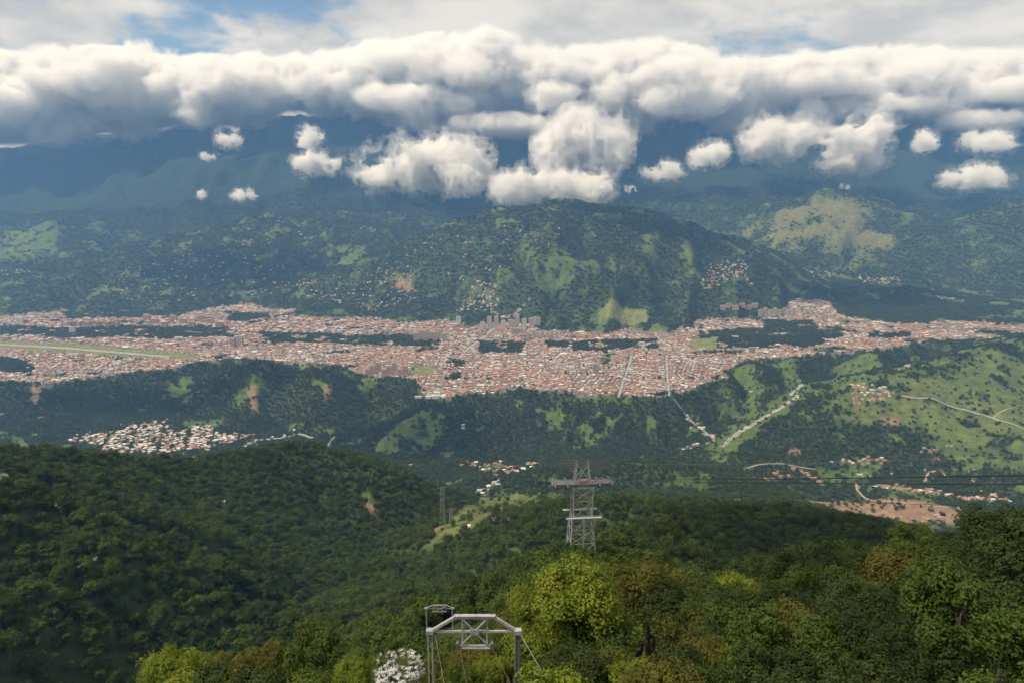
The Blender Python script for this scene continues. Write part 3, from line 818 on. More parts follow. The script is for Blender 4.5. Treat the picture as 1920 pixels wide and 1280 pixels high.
# scattered houses on the hills behind the town and over the valley farms
r = np.random.default_rng(77)
for pix, n, sk in [([(560, 520), (640, 515), (640, 570), (560, 560)], 60, 5000), ([(640, 560), (700, 500), (770, 500), (790, 560), (700, 590)], 120, 5000), ([(1310, 540), (1330, 495), (1400, 485), (1410, 540), (1350, 560)], 150, 5200), ([(850, 590), (880, 545), (930, 535), (940, 590)], 90, 5000),
                   ([(930, 590), (1000, 590), (1010, 600), (940, 605)], 40, 5000), ([(150, 560), (300, 480), (500, 440), (560, 540), (400, 570)], 170, 5400), ([(1100, 570), (1200, 575), (1230, 610), (1120, 615)], 60, 5000), ([(1490, 495), (1560, 500), (1600, 515), (1500, 510)], 60, 6000), ([(1600, 515), (1690, 520), (1690, 528), (1610, 528)], 50, 6000),
                   ([(1755, 555), (1800, 570), (1920, 560), (1920, 570), (1820, 580), (1760, 565)], 110, 5600), ([(460, 420), (620, 415), (620, 440), (470, 445)], 30, 6500), ([(0, 510), (60, 505), (60, 512), (0, 522)], 50, 5400), ([(40, 490), (90, 490), (80, 500), (40, 498)], 10, 6000), ([(740, 480), (1000, 420), (1100, 480), (900, 560)], 60, 5300),
                   ([(1450, 870), (1640, 840), (1850, 870), (1900, 930), (1700, 930)], 26, 1900), ([(400, 838), (470, 812), (590, 800), (595, 825), (470, 838)], 34, 2000), ([(120, 822), (260, 790), (330, 788), (300, 800), (180, 822)], 26, 2000), ([(190, 850), (420, 850), (400, 862), (230, 860)], 24, 1700)]:
    poly = area(pix, sk)
    if len(poly) < 3: continue
    a_ = np.array(poly); lo, hi = a_.min(0), a_.max(0)
    x = r.uniform(lo[0], hi[0], n * 3); y = r.uniform(lo[1], hi[1], n * 3); k = inside(poly, x, y); x, y = x[k][:n], y[k][:n]
    big_ = 1.5 if sk > 4000 else 1.0
    for a, b in zip(x, y):
        nm = list(ROOFS)[r.choice(7, p=[.14, .26, .05, .2, .25, .05, .05])]
        add_mass(a, b, r.uniform(0, 3), r.uniform(9, 15) * big_, r.uniform(7, 11) * big_, r.uniform(3.5, 6) * big_, KINDS_H[r.integers(4)], ROOFS[nm], WALLS[r.integers(len(WALLS))])

def mass_houses():
    A = np.array(mass['v']); z0 = height(A[:, 0], A[:, 1])
    VV, FF, CC, off = [], [], [], 0
    for ki, kn in enumerate(KINDS_H):
        B = A[A[:, 6] == ki]; zb_ = z0[A[:, 6] == ki]
        if not len(B): continue
        w, wf, rv, rf = HP[kn]
        T = np.array(w + rv); F = np.array(wf + [tuple(i + len(w) for i in q) for q in rf])
        S = T[None] * B[:, None, 3:6]
        c, s = np.cos(B[:, 2])[:, None], np.sin(B[:, 2])[:, None]
        V = np.stack([S[..., 0] * c - S[..., 1] * s + B[:, 0:1], S[..., 0] * s + S[..., 1] * c + B[:, 1:2], S[..., 2] + zb_[:, None]], -1)
        Fi = F[None] + (np.arange(len(B)) * len(T))[:, None, None] + off
        colr = np.concatenate([np.repeat(B[:, None, 10:13], len(wf), 1), np.repeat(B[:, None, 7:10], len(rf), 1)], 1)
        VV.append(V.reshape(-1, 3)); FF.append(Fi.reshape(-1, 4)); CC.append(colr.reshape(-1, 3)); off += V.shape[0] * V.shape[1]
    V, F, C_ = np.concatenate(VV), np.concatenate(FF), np.concatenate(CC)
    pts = [list(dict.fromkeys(q)) for q in F.tolist()]
    me = bpy.data.meshes.new('town_houses'); me.from_pydata(V.tolist(), [], pts)
    a = me.attributes.new('col', 'FLOAT_COLOR', 'FACE'); a.data.foreach_set('color', np.column_stack([C_, np.ones(len(C_))]).astype(np.float32).ravel())
    me.materials.append(attr_mat('town_roofs_and_walls', rough=.85, noise=[(.5, .8, 1.15)])); me.update()
    o = link(bpy.data.objects.new('town_houses', me))
    tag(o, 'mass of small tiled and metal roofed houses covering the town terrace', 'houses', kind='stuff')
mass_houses()

# ---- taller blocks one can pick out
def unit_box(name, m, lo=(-.5, -.5, 0), hi=(.5, .5, 1)):
    v = [(x, y, z) for x in (lo[0], hi[0]) for y in (lo[1], hi[1]) for z in (lo[2], hi[2])]
    return tri_mesh(name, v, [(0, 1, 3, 2), (4, 6, 7, 5), (0, 4, 5, 1), (2, 3, 7, 6), (0, 2, 6, 4), (1, 5, 7, 3)], m)
BLOCK_WALL = {n_: unit_box('wall', plain_mat('block_' + n_.replace(' ', '_'), c, rough=.9, spec=.1, nscale=.2, nlo=.88, nhi=1.08), (-.5, -.5, -.15)) for n_, c in (('cream', (.56, .51, .43)), ('white', (.66, .64, .60)), ('salmon', (.52, .38, .30)), ('orange brick', (.50, .31, .21)), ('grey', (.38, .37, .35)))}
BAND = unit_box('window_band', WINDOW)
ROOFBOX = unit_box('roof', plain_mat('block_roof', (.34, .32, .30)))
def block(px, py, wpx, hpx, colr, label, group, rot=None, depth=None):
    q = at(px, py, 2900)
    if q is None: return
    m_ = q[1] / FPX; W, Hh = wpx * m_ * 1.0, hpx * m_ * 1.04
    e = empty('apartment_block', q, GRID + (rot or 0.0)); D = depth or min(max(W * .6, 11), 18)
    o = link(bpy.data.objects.new('wall', BLOCK_WALL[colr]), e); o.scale = (W, D, Hh)
    fl = max(int(Hh / 3.1), 2)
    for k in range(fl):
        b = link(bpy.data.objects.new('window_band', BAND), e); b.location = (0, 0, Hh * (k + .38) / fl); b.scale = (W * .86, D + .3, Hh / fl * .42)
        b2 = link(bpy.data.objects.new('window_band', BAND), e); b2.location = (0, 0, Hh * (k + .38) / fl); b2.scale = (W + .3, D * .7, Hh / fl * .42)
    o = link(bpy.data.objects.new('roof', ROOFBOX), e); o.location = (0, 0, Hh); o.scale = (W * 1.03, D * 1.03, .7)
    o = link(bpy.data.objects.new('lift_housing', BLOCK_WALL[colr]), e); o.location = (W * .12, 0, Hh + .7); o.scale = (W * .28, D * .4, 2.6)
    tag(e, label, 'apartment block', group)
BL = []
for i in range(9): BL.append((905 + i * 13, 618 - (i % 3) * 3, 8, 14 + (i * 7) % 9, 'cream' if i % 3 else 'white', 'pale high rise in the central tower cluster', 'central high rise cluster'))
for i in range(7): BL.append((990 + i * 9, 636 - (i % 2) * 3, 6, 13, 'cream', 'pale slab in the row right of the tower cluster', 'slab row right of the tower cluster'))
for i in range(8): BL.append((690 + i * 10, 705 - (i % 3) * 4, 9, 14 + i % 3 * 2, 'salmon', 'pinkish block in the estate left of the playing field', 'pinkish terrace edge estate'))
for i in range(7): BL.append((780 + i * 9, 640 - (i % 2) * 3, 8, 15 + i % 3 * 2, 'cream' if i % 2 else 'salmon', 'mid rise block left of the wide avenue', 'blocks left of the avenue'))
for i in range(11): BL.append((130 + i * 9, 613 - (i % 2) * 2, 8, 9, 'orange brick', 'orange block in the left estate above the wood strip', 'left orange brick estate'))
for i in range(9): BL.append((275 + i * 17, 602 + (i % 3) * 6, 13, 10, 'orange brick', 'orange block in the wide hill foot estate', 'orange estate at the hill foot'))
for i in range(8): BL.append((1425 + i * 9, 594 - (i % 2) * 3, 7, 13, 'cream', 'beige block in the right hill foot estate', 'right beige estate'))
for i in range(6): BL.append((1355 + i * 12, 580 - (i % 2) * 4, 11, 7, 'salmon', 'low salmon block left of the right hand estate', 'right salmon estate'))
BL += [(1117, 702, 12, 21, 'grey', 'lone grey tower block standing over the old town roofs', None), (1410, 664, 12, 13, 'grey', 'lone grey block at the right terrace edge', None), (968, 628, 20, 12, 'grey', 'dark glassy block below the central tower cluster', None),
       (437, 650, 10, 15, 'grey', 'grey blue block beside the runway end', None), (450, 648, 13, 18, 'cream', 'cream tower beside the grey block at the runway end', None), (1003, 612, 8, 17, 'white', 'slim white tower apart at the right of the central cluster', None), (1540, 657, 12, 8, 'grey', 'square grey block on the right terrace', None),
       (860, 608, 9, 14, 'white', 'white twin block left of the central cluster', None), (137, 624, 11, 11, 'white', 'white block beyond the runway at far left', None), (38, 608, 14, 11, 'white', 'white block at the far left edge of town', None)]
seen_b = {}
for b_ in sorted(BL):
    n_ = seen_b[b_[5]] = seen_b.get(b_[5], 0) + 1
    lab = b_[5] if b_[6] is None else b_[5] + ', ' + ORDINAL(n_) + ' from left'
    block(*b_[:5], lab, b_[6])

# ---- the white valley station at the lip of the terrace
q = at(822, 744, 2900) or P(822, 744, 3090)
STATION = q
st = empty('cable_station', q, .12); m_ = q[1] / FPX
WHITE = plain_mat('white_render', (.72, .71, .68), nscale=.1, nlo=.9, nhi=1.06)
WB = unit_box('hall', WHITE, (-.5, -.5, -.5)); GR = unit_box('roof', plain_mat('station_roof', (.62, .62, .60)))
for nm, dx, dy, W, D, z0_, Hh in (('hall', 0, 0, 62, 26, 0, 9), ('tower_block', -8, 4, 26, 18, 9.01, 15), ('annex', 24, -16, 26, 14, 0, 6), ('shed', -46, -4, 22, 16, 0, 7), ('shed', -92, 6, 30, 12, 0, 6)):
    o = link(bpy.data.objects.new(nm, WB), st); o.location = (dx, dy, z0_ if z0_ else 0); o.scale = (W, D, Hh)
    o = link(bpy.data.objects.new('roof', GR), st); o.location = (dx, dy, z0_ + Hh); o.scale = (W * 1.05, D * 1.06, .8)
tag(st, 'white cable car valley station on the lip of the town terrace', 'station')
print('HOUSES individual', n_house, 'town mass', len(mass['v']))
# ------------------------------------------------------------------ trees
def leaf_mat(name, dark, mid_, light, transl=.2, vary=.5):
    m = bpy.data.materials.new(name); m.use_nodes = True
    nt = m.node_tree; nt.nodes.clear()
    out = nt.nodes.new('ShaderNodeOutputMaterial'); b = nt.nodes.new('ShaderNodeBsdfPrincipled'); t = nt.nodes.new('ShaderNodeBsdfTranslucent'); mx = nt.nodes.new('ShaderNodeMixShader')
    mx.inputs[0].default_value = transl
    oi = nt.nodes.new('ShaderNodeObjectInfo'); at_ = nt.nodes.new('ShaderNodeAttribute'); at_.attribute_name = 'tone'
    geo = nt.nodes.new('ShaderNodeNewGeometry')
    a1 = nt.nodes.new('ShaderNodeMath'); a1.operation = 'MULTIPLY'; a1.inputs[1].default_value = vary; nt.links.new(oi.outputs['Random'], a1.inputs[0])
    a2 = nt.nodes.new('ShaderNodeMath'); a2.operation = 'MULTIPLY'; a2.inputs[1].default_value = 1 - vary; nt.links.new(at_.outputs['Fac'], a2.inputs[0])
    a3 = nt.nodes.new('ShaderNodeMath'); a3.operation = 'ADD'; nt.links.new(a1.outputs[0], a3.inputs[0]); nt.links.new(a2.outputs[0], a3.inputs[1])
    rp = nt.nodes.new('ShaderNodeValToRGB'); e = rp.color_ramp.elements
    e[0].position = .08; e[0].color = (*dark, 1); e[1].position = .92; e[1].color = (*light, 1)
    k = e.new(.5); k.color = (*mid_, 1)
    nt.links.new(a3.outputs[0], rp.inputs[0])
    nt.links.new(rp.outputs[0], b.inputs['Base Color']); nt.links.new(rp.outputs[0], t.inputs['Color'])
    b.inputs['Roughness'].default_value = .6; b.inputs['Specular IOR Level'].default_value = .12
    nt.links.new(b.outputs[0], mx.inputs[1]); nt.links.new(t.outputs[0], mx.inputs[2]); nt.links.new(mx.outputs[0], out.inputs['Surface'])
    return m
LEAF = leaf_mat('forest_leaves', (.030, .054, .008), (.058, .088, .011), (.100, .126, .017))
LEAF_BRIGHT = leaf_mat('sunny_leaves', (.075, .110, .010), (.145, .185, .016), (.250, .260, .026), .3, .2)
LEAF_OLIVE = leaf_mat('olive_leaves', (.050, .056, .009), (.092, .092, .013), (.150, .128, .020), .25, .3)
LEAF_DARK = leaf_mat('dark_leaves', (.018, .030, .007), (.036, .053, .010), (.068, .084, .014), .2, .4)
LEAF_RUST = leaf_mat('rusty_leaves', (.070, .040, .010), (.130, .065, .014), (.190, .100, .024), .25, .3)
LEAF_FAR = leaf_mat('distant_leaves', (.026, .042, .011), (.044, .064, .016), (.080, .096, .022), .1, .6)
BLOSSOM = leaf_mat('white_blossom', (.55, .53, .46), (.70, .68, .62), (.80, .79, .75), .2, .2)
BARK = plain_mat('tree_bark', (.11, .085, .060), rough=.9, nscale=3.0, nlo=.6, nhi=1.4)

def leaf_quads(centers, normals, size, r, aspect=.55, fold=.25):
    """small pointed leaf faces: each a folded diamond of two triangles"""
    n = len(centers)
    t = r.normal(size=(n, 3)); t -= (t * normals).sum(1, keepdims=True) * normals
    t /= np.linalg.norm(t, axis=1, keepdims=True) + 1e-9
    b = np.cross(normals, t)
    L = size * r.uniform(.65, 1.35, (n, 1)); W = L * aspect
    v0 = centers - t * L * .5; v2 = centers + t * L * .5 - normals * L * fold * .5
    v1 = centers + b * W * .5 + normals * W * fold * .4; v3 = centers - b * W * .5 + normals * W * fold * .4
    V = np.stack([v0, v1, v2, v3], 1).reshape(-1, 3)
    F = np.arange(4 * n).reshape(n, 4)
    return V, F

def unit(v): return v / (np.linalg.norm(v, axis=1, keepdims=True) + 1e-9)

def crown_leaves(seed, n, size, lobes, spread=1.0, top=1.0, inner=.12, up=.35, sprig=12):
    """leaves of a crown about 2 wide (radius 1), centred on the origin: lobes of different size, leaves on and in each"""
    r = np.random.default_rng(seed)
    c = unit(r.normal(size=(lobes, 3))) * r.uniform(.42, .82, (lobes, 1)); c[:, 2] = c[:, 2] * .85 * top + .05
    rad = r.uniform(.20, .40, lobes) * spread
    w = rad ** 2
    m = max(n // sprig, 1)                                         # leaves come in sprigs
    pick = r.choice(lobes, m, p=w / w.sum())
    d = unit(r.normal(size=(m, 3))); flip = (d[:, 2] < -.35) & (r.uniform(size=m) < .75); d[flip, 2] *= -1
    q = np.where(r.uniform(size=m) < inner, r.uniform(.3, 1, m), r.uniform(.80, 1.16, m))
    bump = 1 + .22 * np.sin(d[:, 0] * 7 + pick) * np.sin(d[:, 1] * 6 + pick * 2) + .12 * np.sin(d[:, 2] * 11 + pick)
    p = c[pick] + d * (rad[pick] * q * bump)[:, None]
    stone = r.uniform(0, 1, m)
    k = np.repeat(np.arange(m), sprig)[:n]; n = len(k)
    off = r.normal(size=(n, 3)) * size * (.75 if sprig > 1 else 0)
    p = p[k] + off; d = d[k]; pick = pick[k]
    nm = unit(d + (unit(off) * .55 if sprig > 1 else 0) + r.normal(size=(n, 3)) * .35 + np.array([0, 0, up]))
    V, F = leaf_quads(p, nm, size, r)
    lob_tone = r.uniform(0, 1, lobes)
    tone = np.clip(.55 * lob_tone[pick] + .25 * stone[k] + .2 * r.uniform(0, 1, n), 0, 1)
    return V, F, np.repeat(tone, 4), c, rad

def crown_mesh(name, seed, n, size, lobes, mat, **kw):
    V, F, tone, c, rad = crown_leaves(seed, n, size, lobes, **kw)
    return mesh_np(name, V, F, [mat], attrs={'tone': ('FLOAT', 'POINT', tone)}), c, rad

def tube(path, radii, k=6):
    path = np.array(path, float); V, F = [], []
    for i, (p, rr) in enumerate(zip(path, radii)):
        d = path[min(i + 1, len(path) - 1)] - path[max(i - 1, 0)]; d /= np.linalg.norm(d) + 1e-9
        a = np.cross(d, (0, 0, 1) if abs(d[2]) < .9 else (1, 0, 0)); a /= np.linalg.norm(a); b = np.cross(d, a)
        for j in range(k):
            th = 2 * math.pi * j / k; V.append(p + rr * (a * math.cos(th) + b * math.sin(th)))
    for i in range(len(path) - 1):
        for j in range(k):
            F.append((i * k + j, i * k + (j + 1) % k, (i + 1) * k + (j + 1) % k, (i + 1) * k + j))
    return V, F

def trunk_mesh(seed, lobes_c, hfrac):
    """trunk (foot at -hfrac, top at 0) and the limbs that reach from its top into the lobes"""
    r = np.random.default_rng(seed + 5)
    j = r.normal(size=2) * .05
    V, F = tube([(0, 0, -hfrac - .1), (j[0], j[1], -hfrac * .6), (j[0] * .5, j[1] * 1.5, -.35), (0, 0, 0)], [.085, .065, .055, .03])
    tm = mesh_np('trunk', V, F, [BARK], True)
    V, F = [], []
    for c in lobes_c[:10]:
        s = np.array([0, 0, -.3 * r.uniform()]); m_ = (s + c) * .5 + r.normal(size=3) * .06
        v, f = tube([s, m_, c], [.035, .024, .008], 5); o = len(V); V.extend(v); F.extend([tuple(i + o for i in ff) for ff in f])
    return tm, mesh_np('limbs', V, F, [BARK], True)

# --- prototypes: near (leaf by leaf), middle distance, far clumps
TREES_NEAR = {}
for key, mat, specs in [('sunny', LEAF_BRIGHT, [(11, 13000, .070, 22), (12, 13000, .066, 17)]), ('olive', LEAF_OLIVE, [(21, 11000, .062, 20), (22, 11000, .070, 15)]),
                        ('green', LEAF, [(31, 12000, .064, 20), (32, 12000, .070, 24), (33, 10000, .064, 14)]), ('dark', LEAF_DARK, [(41, 12000, .068, 20), (42, 12000, .064, 16)]),
                        ('rusty', LEAF_RUST, [(51, 7000, .060, 20)])]:
    L_ = []
    for sd, n, sz, lb in specs:
        cm, c, rad = crown_mesh('crown', sd, n, sz, lb, mat)
        L_.append((cm, *trunk_mesh(sd, c, 1.5)))
    TREES_NEAR[key] = L_
BL_MESH = crown_mesh('blossom', 61, 9000, .045, 26, BLOSSOM, inner=.0, up=1.4, sprig=24)[0]

def place_tree(x, y, zc, r, key, var, rot, label, group=None, sq=1.0):
    """a tree whose crown of radius r is centred at (x, y, zc); its trunk reaches the ground"""
    cm, tm, lm = TREES_NEAR[key][var % len(TREES_NEAR[key])]
    zg = float(height(x, y)); hgt = max(zc - zg, .55 * r)
    e = empty('tree', (x, y, zg)); e.rotation_euler = (0, 0, rot)
    c = link(bpy.data.objects.new('crown', cm), e); c.location = (0, 0, hgt); c.scale = (r, r, r * sq)
    t = link(bpy.data.objects.new('trunk', tm), e); t.location = (0, 0, hgt); t.scale = (r, r, max(hgt, .6 * r) / 1.5)
    b = link(bpy.data.objects.new('limbs', lm), e); b.location = (0, 0, hgt); b.scale = (r, r, r * sq)
    tag(e, label, 'tree', group)
    return e

# canopy line of the foreground trees, left to right
SKY_X = [0, 200, 230, 260, 330, 430, 480, 540, 600, 650, 670, 760, 800, 900, 945, 965, 1040, 1110, 1150, 1210, 1280, 1350, 1450, 1550, 1620, 1680, 1740, 1820, 1850, 1920]
SKY_Y = [1330, 1300, 1262, 1232, 1216, 1226, 1205, 1172, 1160, 1168, 1200, 1222, 1262, 1275, 1190, 1090, 1038, 1050, 1026, 1020, 1062, 1062, 1072, 1050, 1012, 985, 992, 962, 932, 925]
def canopy(px, y): return np.interp(px, SKY_X, SKY_Y) - np.where((px > 780) & (px < 960) & (y > 72), 75, 0)

# the trees one can pick out (px, py of crown centre, distance, crown radius in px, kind, label)
HEROES = [
    (1085, 1122, 72, 98, 'sunny', 'big sunlit yellow green tree right of the near steel frame'),
    (1002, 1150, 76, 58, 'sunny', 'bright green lower tree leaning left beside the near steel frame'),
    (1015, 1225, 72, 72, 'sunny', 'leafy green tree below the big sunlit tree at the bottom edge'),
    (1130, 1215, 68, 82, 'green', 'mid green tree at the bottom edge right of the near frame'),
    (1205, 1100, 84, 76, 'olive', 'olive tree behind the big sunlit tree, under the lattice tower'),
    (1275, 1140, 88, 72, 'olive', 'olive green tree right of the big sunlit tree'),
    (1385, 1125, 105, 62, 'sunny', 'yellow green tree at the left of the right hand wood'),
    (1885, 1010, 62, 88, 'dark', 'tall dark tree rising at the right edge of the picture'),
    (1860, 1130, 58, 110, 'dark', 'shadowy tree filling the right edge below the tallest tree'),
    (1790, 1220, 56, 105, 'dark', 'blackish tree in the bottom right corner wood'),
    (1540, 1235, 70, 42, 'rusty', 'rust coloured bush like tree in the right wood'),
    (1680, 1090, 110, 74, 'olive', 'round brownish olive tree on the right canopy line'),
    (1715, 1020, 120, 45, 'green', 'green tree top just left of the tall right edge trees'),
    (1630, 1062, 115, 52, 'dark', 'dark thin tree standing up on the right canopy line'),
    (330, 1262, 60, 66, 'sunny', 'bright glossy green tree at the bottom edge, far left of the frame'),
    (425, 1268, 62, 52, 'olive', 'olive yellow tree beside the bright glossy bottom left tree'),
    (590, 1225, 70, 66, 'green', 'tall dense tree at bottom left, highest left of the frame'),
    (505, 1245, 74, 48, 'olive', 'yellowish tree between the two bottom left green trees'),
    (665, 1268, 60, 48, 'sunny', 'sunny green tree just left of the white flowering tree'),
    (865, 1285, 66, 42, 'green', 'low green tree seen through the near steel frame'),
    (925, 1258, 68, 38, 'sunny', 'small sunny tree close right of the near frame leg'),
]
n_ind = 0
taken = []
for i, (px, py, Y, rp, key, lab) in enumerate(HEROES):
    x, y, z = P(px, py, Y); r = rp * Y / FPX * 1.02
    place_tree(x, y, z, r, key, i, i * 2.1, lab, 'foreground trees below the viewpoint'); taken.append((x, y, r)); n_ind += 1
# the white flowering trees
for j, (px, py, Y, rp, lab) in enumerate([(745, 1270, 66, 58, 'white flowering tree at the bottom edge beside the near steel frame'),
        (25, 1048, 480, 13, 'white flowering tree in the dark left hillside forest, highest of three'), (131, 1090, 470, 8, 'white flowering tree in the dark left forest, middle of three'),
        (190, 1134, 430, 6, 'small white flowering tree in the left forest, lowest of three')]):
    x, y, z = P(px, py, Y); r = rp * Y / FPX
    zg = float(height(x, y))
    if j: z = max(zg + r * 1.6, z)
    sq_ = .78 if j == 0 else 1.0
    e = place_tree(x, y, z, r, 'green', j, j * 1.3, lab, 'white flowering trees', sq_)
    b = link(bpy.data.objects.new('blossom', BL_MESH), e); b.location = (0, 0, z - zg + .10 * r); b.scale = (r * 1.04, r * 1.04, r * 1.04 * sq_)
    taken.append((x, y, r)); n_ind += 1

# --- every other tree of the near slopes
def horizon_visible(X, Y, Zt, margin):
    """is the top of a tree at (X, Y) above the terrain before it, seen from the viewpoint and a little around it"""
    S = (H + 0 - CAM_Z) / GY
    run = np.maximum.accumulate(S, 0)
    lim = sample(np.vstack([run[:1], run[:-1]]), X, Y)
    return (Zt - CAM_Z) / Y > lim - margin / Y

SP = np.array([q[:2] for q in SPOTS])
def off_houses(x, y, d=12.0):
    k = np.ones(len(x), bool)
    for a, b in SP:
        m = np.abs(y - b) < d
        k[m] &= (x[m] - a) ** 2 + (y[m] - b) ** 2 > d * d
    return k

def scatter(y0, y1, spacing, seed, jitter=.5, umax=.92):
    r = np.random.default_rng(seed); pts = []
    y = y0
    while y < y1:
        x = np.arange(-umax * y - 20, umax * y + 20, spacing) + r.uniform(-.5, .5) * spacing
        pts.append(np.stack([x + r.uniform(-jitter, jitter, len(x)) * spacing, y + r.uniform(-jitter, jitter, len(x)) * spacing], 1)); y += spacing
    p = np.concatenate(pts)
    return p[:, 0], p[:, 1], r

def keep_out(x, y, rad):
    k = np.ones(len(x), bool)
    for tx, ty, tr in taken: k &= (x - tx) ** 2 + (y - ty) ** 2 > (tr * .9 + rad * .5) ** 2
    return k

x, y, r_ = scatter(26, 300, 5.6, 3, umax=1.1)
rad = r_.uniform(2.3, 4.6, len(x)) * (1 + .25 * sstep(120, 250, y))
zc = height(x, y) + rad * r_.uniform(1.1, 2.0, len(x)) + r_.uniform(0, 3, len(x))
ppx, ppy = proj(x, y, zc + rad * .9)
ok = ((ppy > canopy(ppx, y) + 4) | (y > 175 + 45 * ((ppx > 770) & (ppx < 870)))) & (ppx > -220) & (ppx < 2300) & (ppy < 1560)
# a clear ride is kept under the cable way
ok &= ~((y < 66) & (ppx > 770) & (ppx < 1010) & (ppy < 1285))
ok &= keep_out(x, y, rad)
ok &= horizon_visible(x, y, zc + rad, 6)
x, y, rad, zc = x[ok], y[ok], rad[ok], zc[ok]
big = np.argsort(-(rad / y))
GROUPNAME = {'sunny': 'bright green trees in the near forest', 'olive': 'olive trees in the near forest', 'green': 'mid green trees in the near forest', 'dark': 'dark green trees in the near forest'}
N_NEAR = 275 - 0
rest_near = []
rs_ = np.random.default_rng(31)
near_list = []
for q, k in enumerate(big):
    px_, py_ = proj(x[k], y[k], zc[k])
    right = px_ > 1000
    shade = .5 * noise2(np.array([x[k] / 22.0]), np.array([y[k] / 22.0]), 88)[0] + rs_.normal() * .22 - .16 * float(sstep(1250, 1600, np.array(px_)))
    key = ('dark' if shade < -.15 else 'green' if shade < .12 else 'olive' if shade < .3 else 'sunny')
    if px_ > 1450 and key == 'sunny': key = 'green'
    if px_ > 1640 and key in ('green', 'olive') and k % 5: key = 'dark'  # leaf kinds turned darker towards the right, painting in the wood's shade
    if q < N_NEAR:
        near_list.append((k, key))
    else:
        rest_near.append((x[k], y[k], zc[k], rad[k]))

# each of these trees is told by the landmark tree it stands next to
NICK = ['big sunlit tree', 'bright leaning tree', 'leafy bottom edge tree', 'mid green bottom tree', 'olive tree under the tower', 'olive tree by the sunlit one', 'yellow green wood edge tree',
        'tall right edge tree', 'shadowy right edge tree', 'blackish corner tree', 'rust coloured tree', 'round brownish canopy tree', 'green canopy top tree', 'dark thin canopy tree', 'glossy bottom left tree', 'olive yellow left tree',
        'tall dense left tree', 'yellowish left tree', 'sunny tree by the blossom', 'low tree inside the frame', 'small sunny frame tree']
hx_ = np.array([P(h[0], h[1], h[2])[:2] for h in HEROES])
pool = {}
for k, key in near_list:
    d2 = (hx_[:, 0] - x[k]) ** 2 + (hx_[:, 1] - y[k]) ** 2; j = int(np.argmin(d2)); dx, dy = x[k] - hx_[j, 0], y[k] - hx_[j, 1]
    way = ('right of' if dx > 0 else 'left of') if abs(dx) > abs(dy) else ('behind' if dy > 0 else 'in front of')
    pool.setdefault((key, j, way), []).append((d2[j], k))
ORD = ['nearest', 'second', 'third'] + ['%dth' % i for i in range(4, 80)]
WORD = {'sunny': 'bright green', 'olive': 'olive', 'green': 'mid green', 'dark': 'dark green'}
for (key, j, way), L_ in pool.items():
    for i, (_, k) in enumerate(sorted(L_)):
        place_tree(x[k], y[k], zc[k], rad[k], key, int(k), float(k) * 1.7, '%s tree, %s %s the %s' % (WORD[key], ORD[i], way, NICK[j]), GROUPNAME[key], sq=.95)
        n_ind += 1

# --- prototypes for the masses: each one mesh with crown and trunk
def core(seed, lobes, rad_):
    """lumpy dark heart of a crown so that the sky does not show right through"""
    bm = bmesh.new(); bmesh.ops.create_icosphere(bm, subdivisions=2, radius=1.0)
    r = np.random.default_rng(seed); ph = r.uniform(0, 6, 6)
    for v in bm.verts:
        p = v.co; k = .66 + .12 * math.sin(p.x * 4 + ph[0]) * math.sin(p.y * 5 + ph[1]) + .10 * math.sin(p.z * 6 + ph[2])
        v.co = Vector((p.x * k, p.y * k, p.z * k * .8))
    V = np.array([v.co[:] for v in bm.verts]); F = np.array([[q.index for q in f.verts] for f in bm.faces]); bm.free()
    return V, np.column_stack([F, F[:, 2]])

def mass_tree(seed, n, size, lobes, mat, stem=True, **kw):
    V, F, tone, c, rad_ = crown_leaves(seed, n, size, lobes, **kw)
    V2, F2 = core(seed, None, None)
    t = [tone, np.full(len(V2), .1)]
    Vs, Fs = [V, V2], [F, F2 + len(V)]
    mi = [np.zeros(len(F)), np.zeros(len(F2))]
    if stem:
        v, f = tube([(0, 0, -2.2), (0, 0, -.9), (.03, 0, 0)], [.07, .06, .04], 5)
        Fs.append(np.array(f) + len(V) + len(V2)); Vs.append(np.array(v)); t.append(np.zeros(len(v))); mi.append(np.ones(len(f)))
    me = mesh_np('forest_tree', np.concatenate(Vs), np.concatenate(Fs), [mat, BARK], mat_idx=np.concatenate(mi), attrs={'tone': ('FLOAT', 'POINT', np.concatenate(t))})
    return bpy.data.objects.new('forest_tree', me)

def proto_collection(name, objs):
    c = bpy.data.collections.new(name)
    for o in objs: c.objects.link(o)
    return c
PC_MID = proto_collection('mid_tree_kinds', [mass_tree(200 + i, 1500, .17, 18, m_) for i, m_ in enumerate([LEAF, LEAF, LEAF, LEAF_DARK, LEAF, LEAF_DARK])])
PC_FAR = proto_collection('slope_tree_kinds', [mass_tree(300 + i, 360, .30, 12, m_, sprig=4) for i, m_ in enumerate([LEAF, LEAF_DARK, LEAF, LEAF, LEAF, LEAF, LEAF_DARK, LEAF])])
PC_DIST = proto_collection('distant_tree_kinds', [mass_tree(400 + i, 130, .46, 10, LEAF_FAR, stem=False, sprig=1) for i in range(5)])

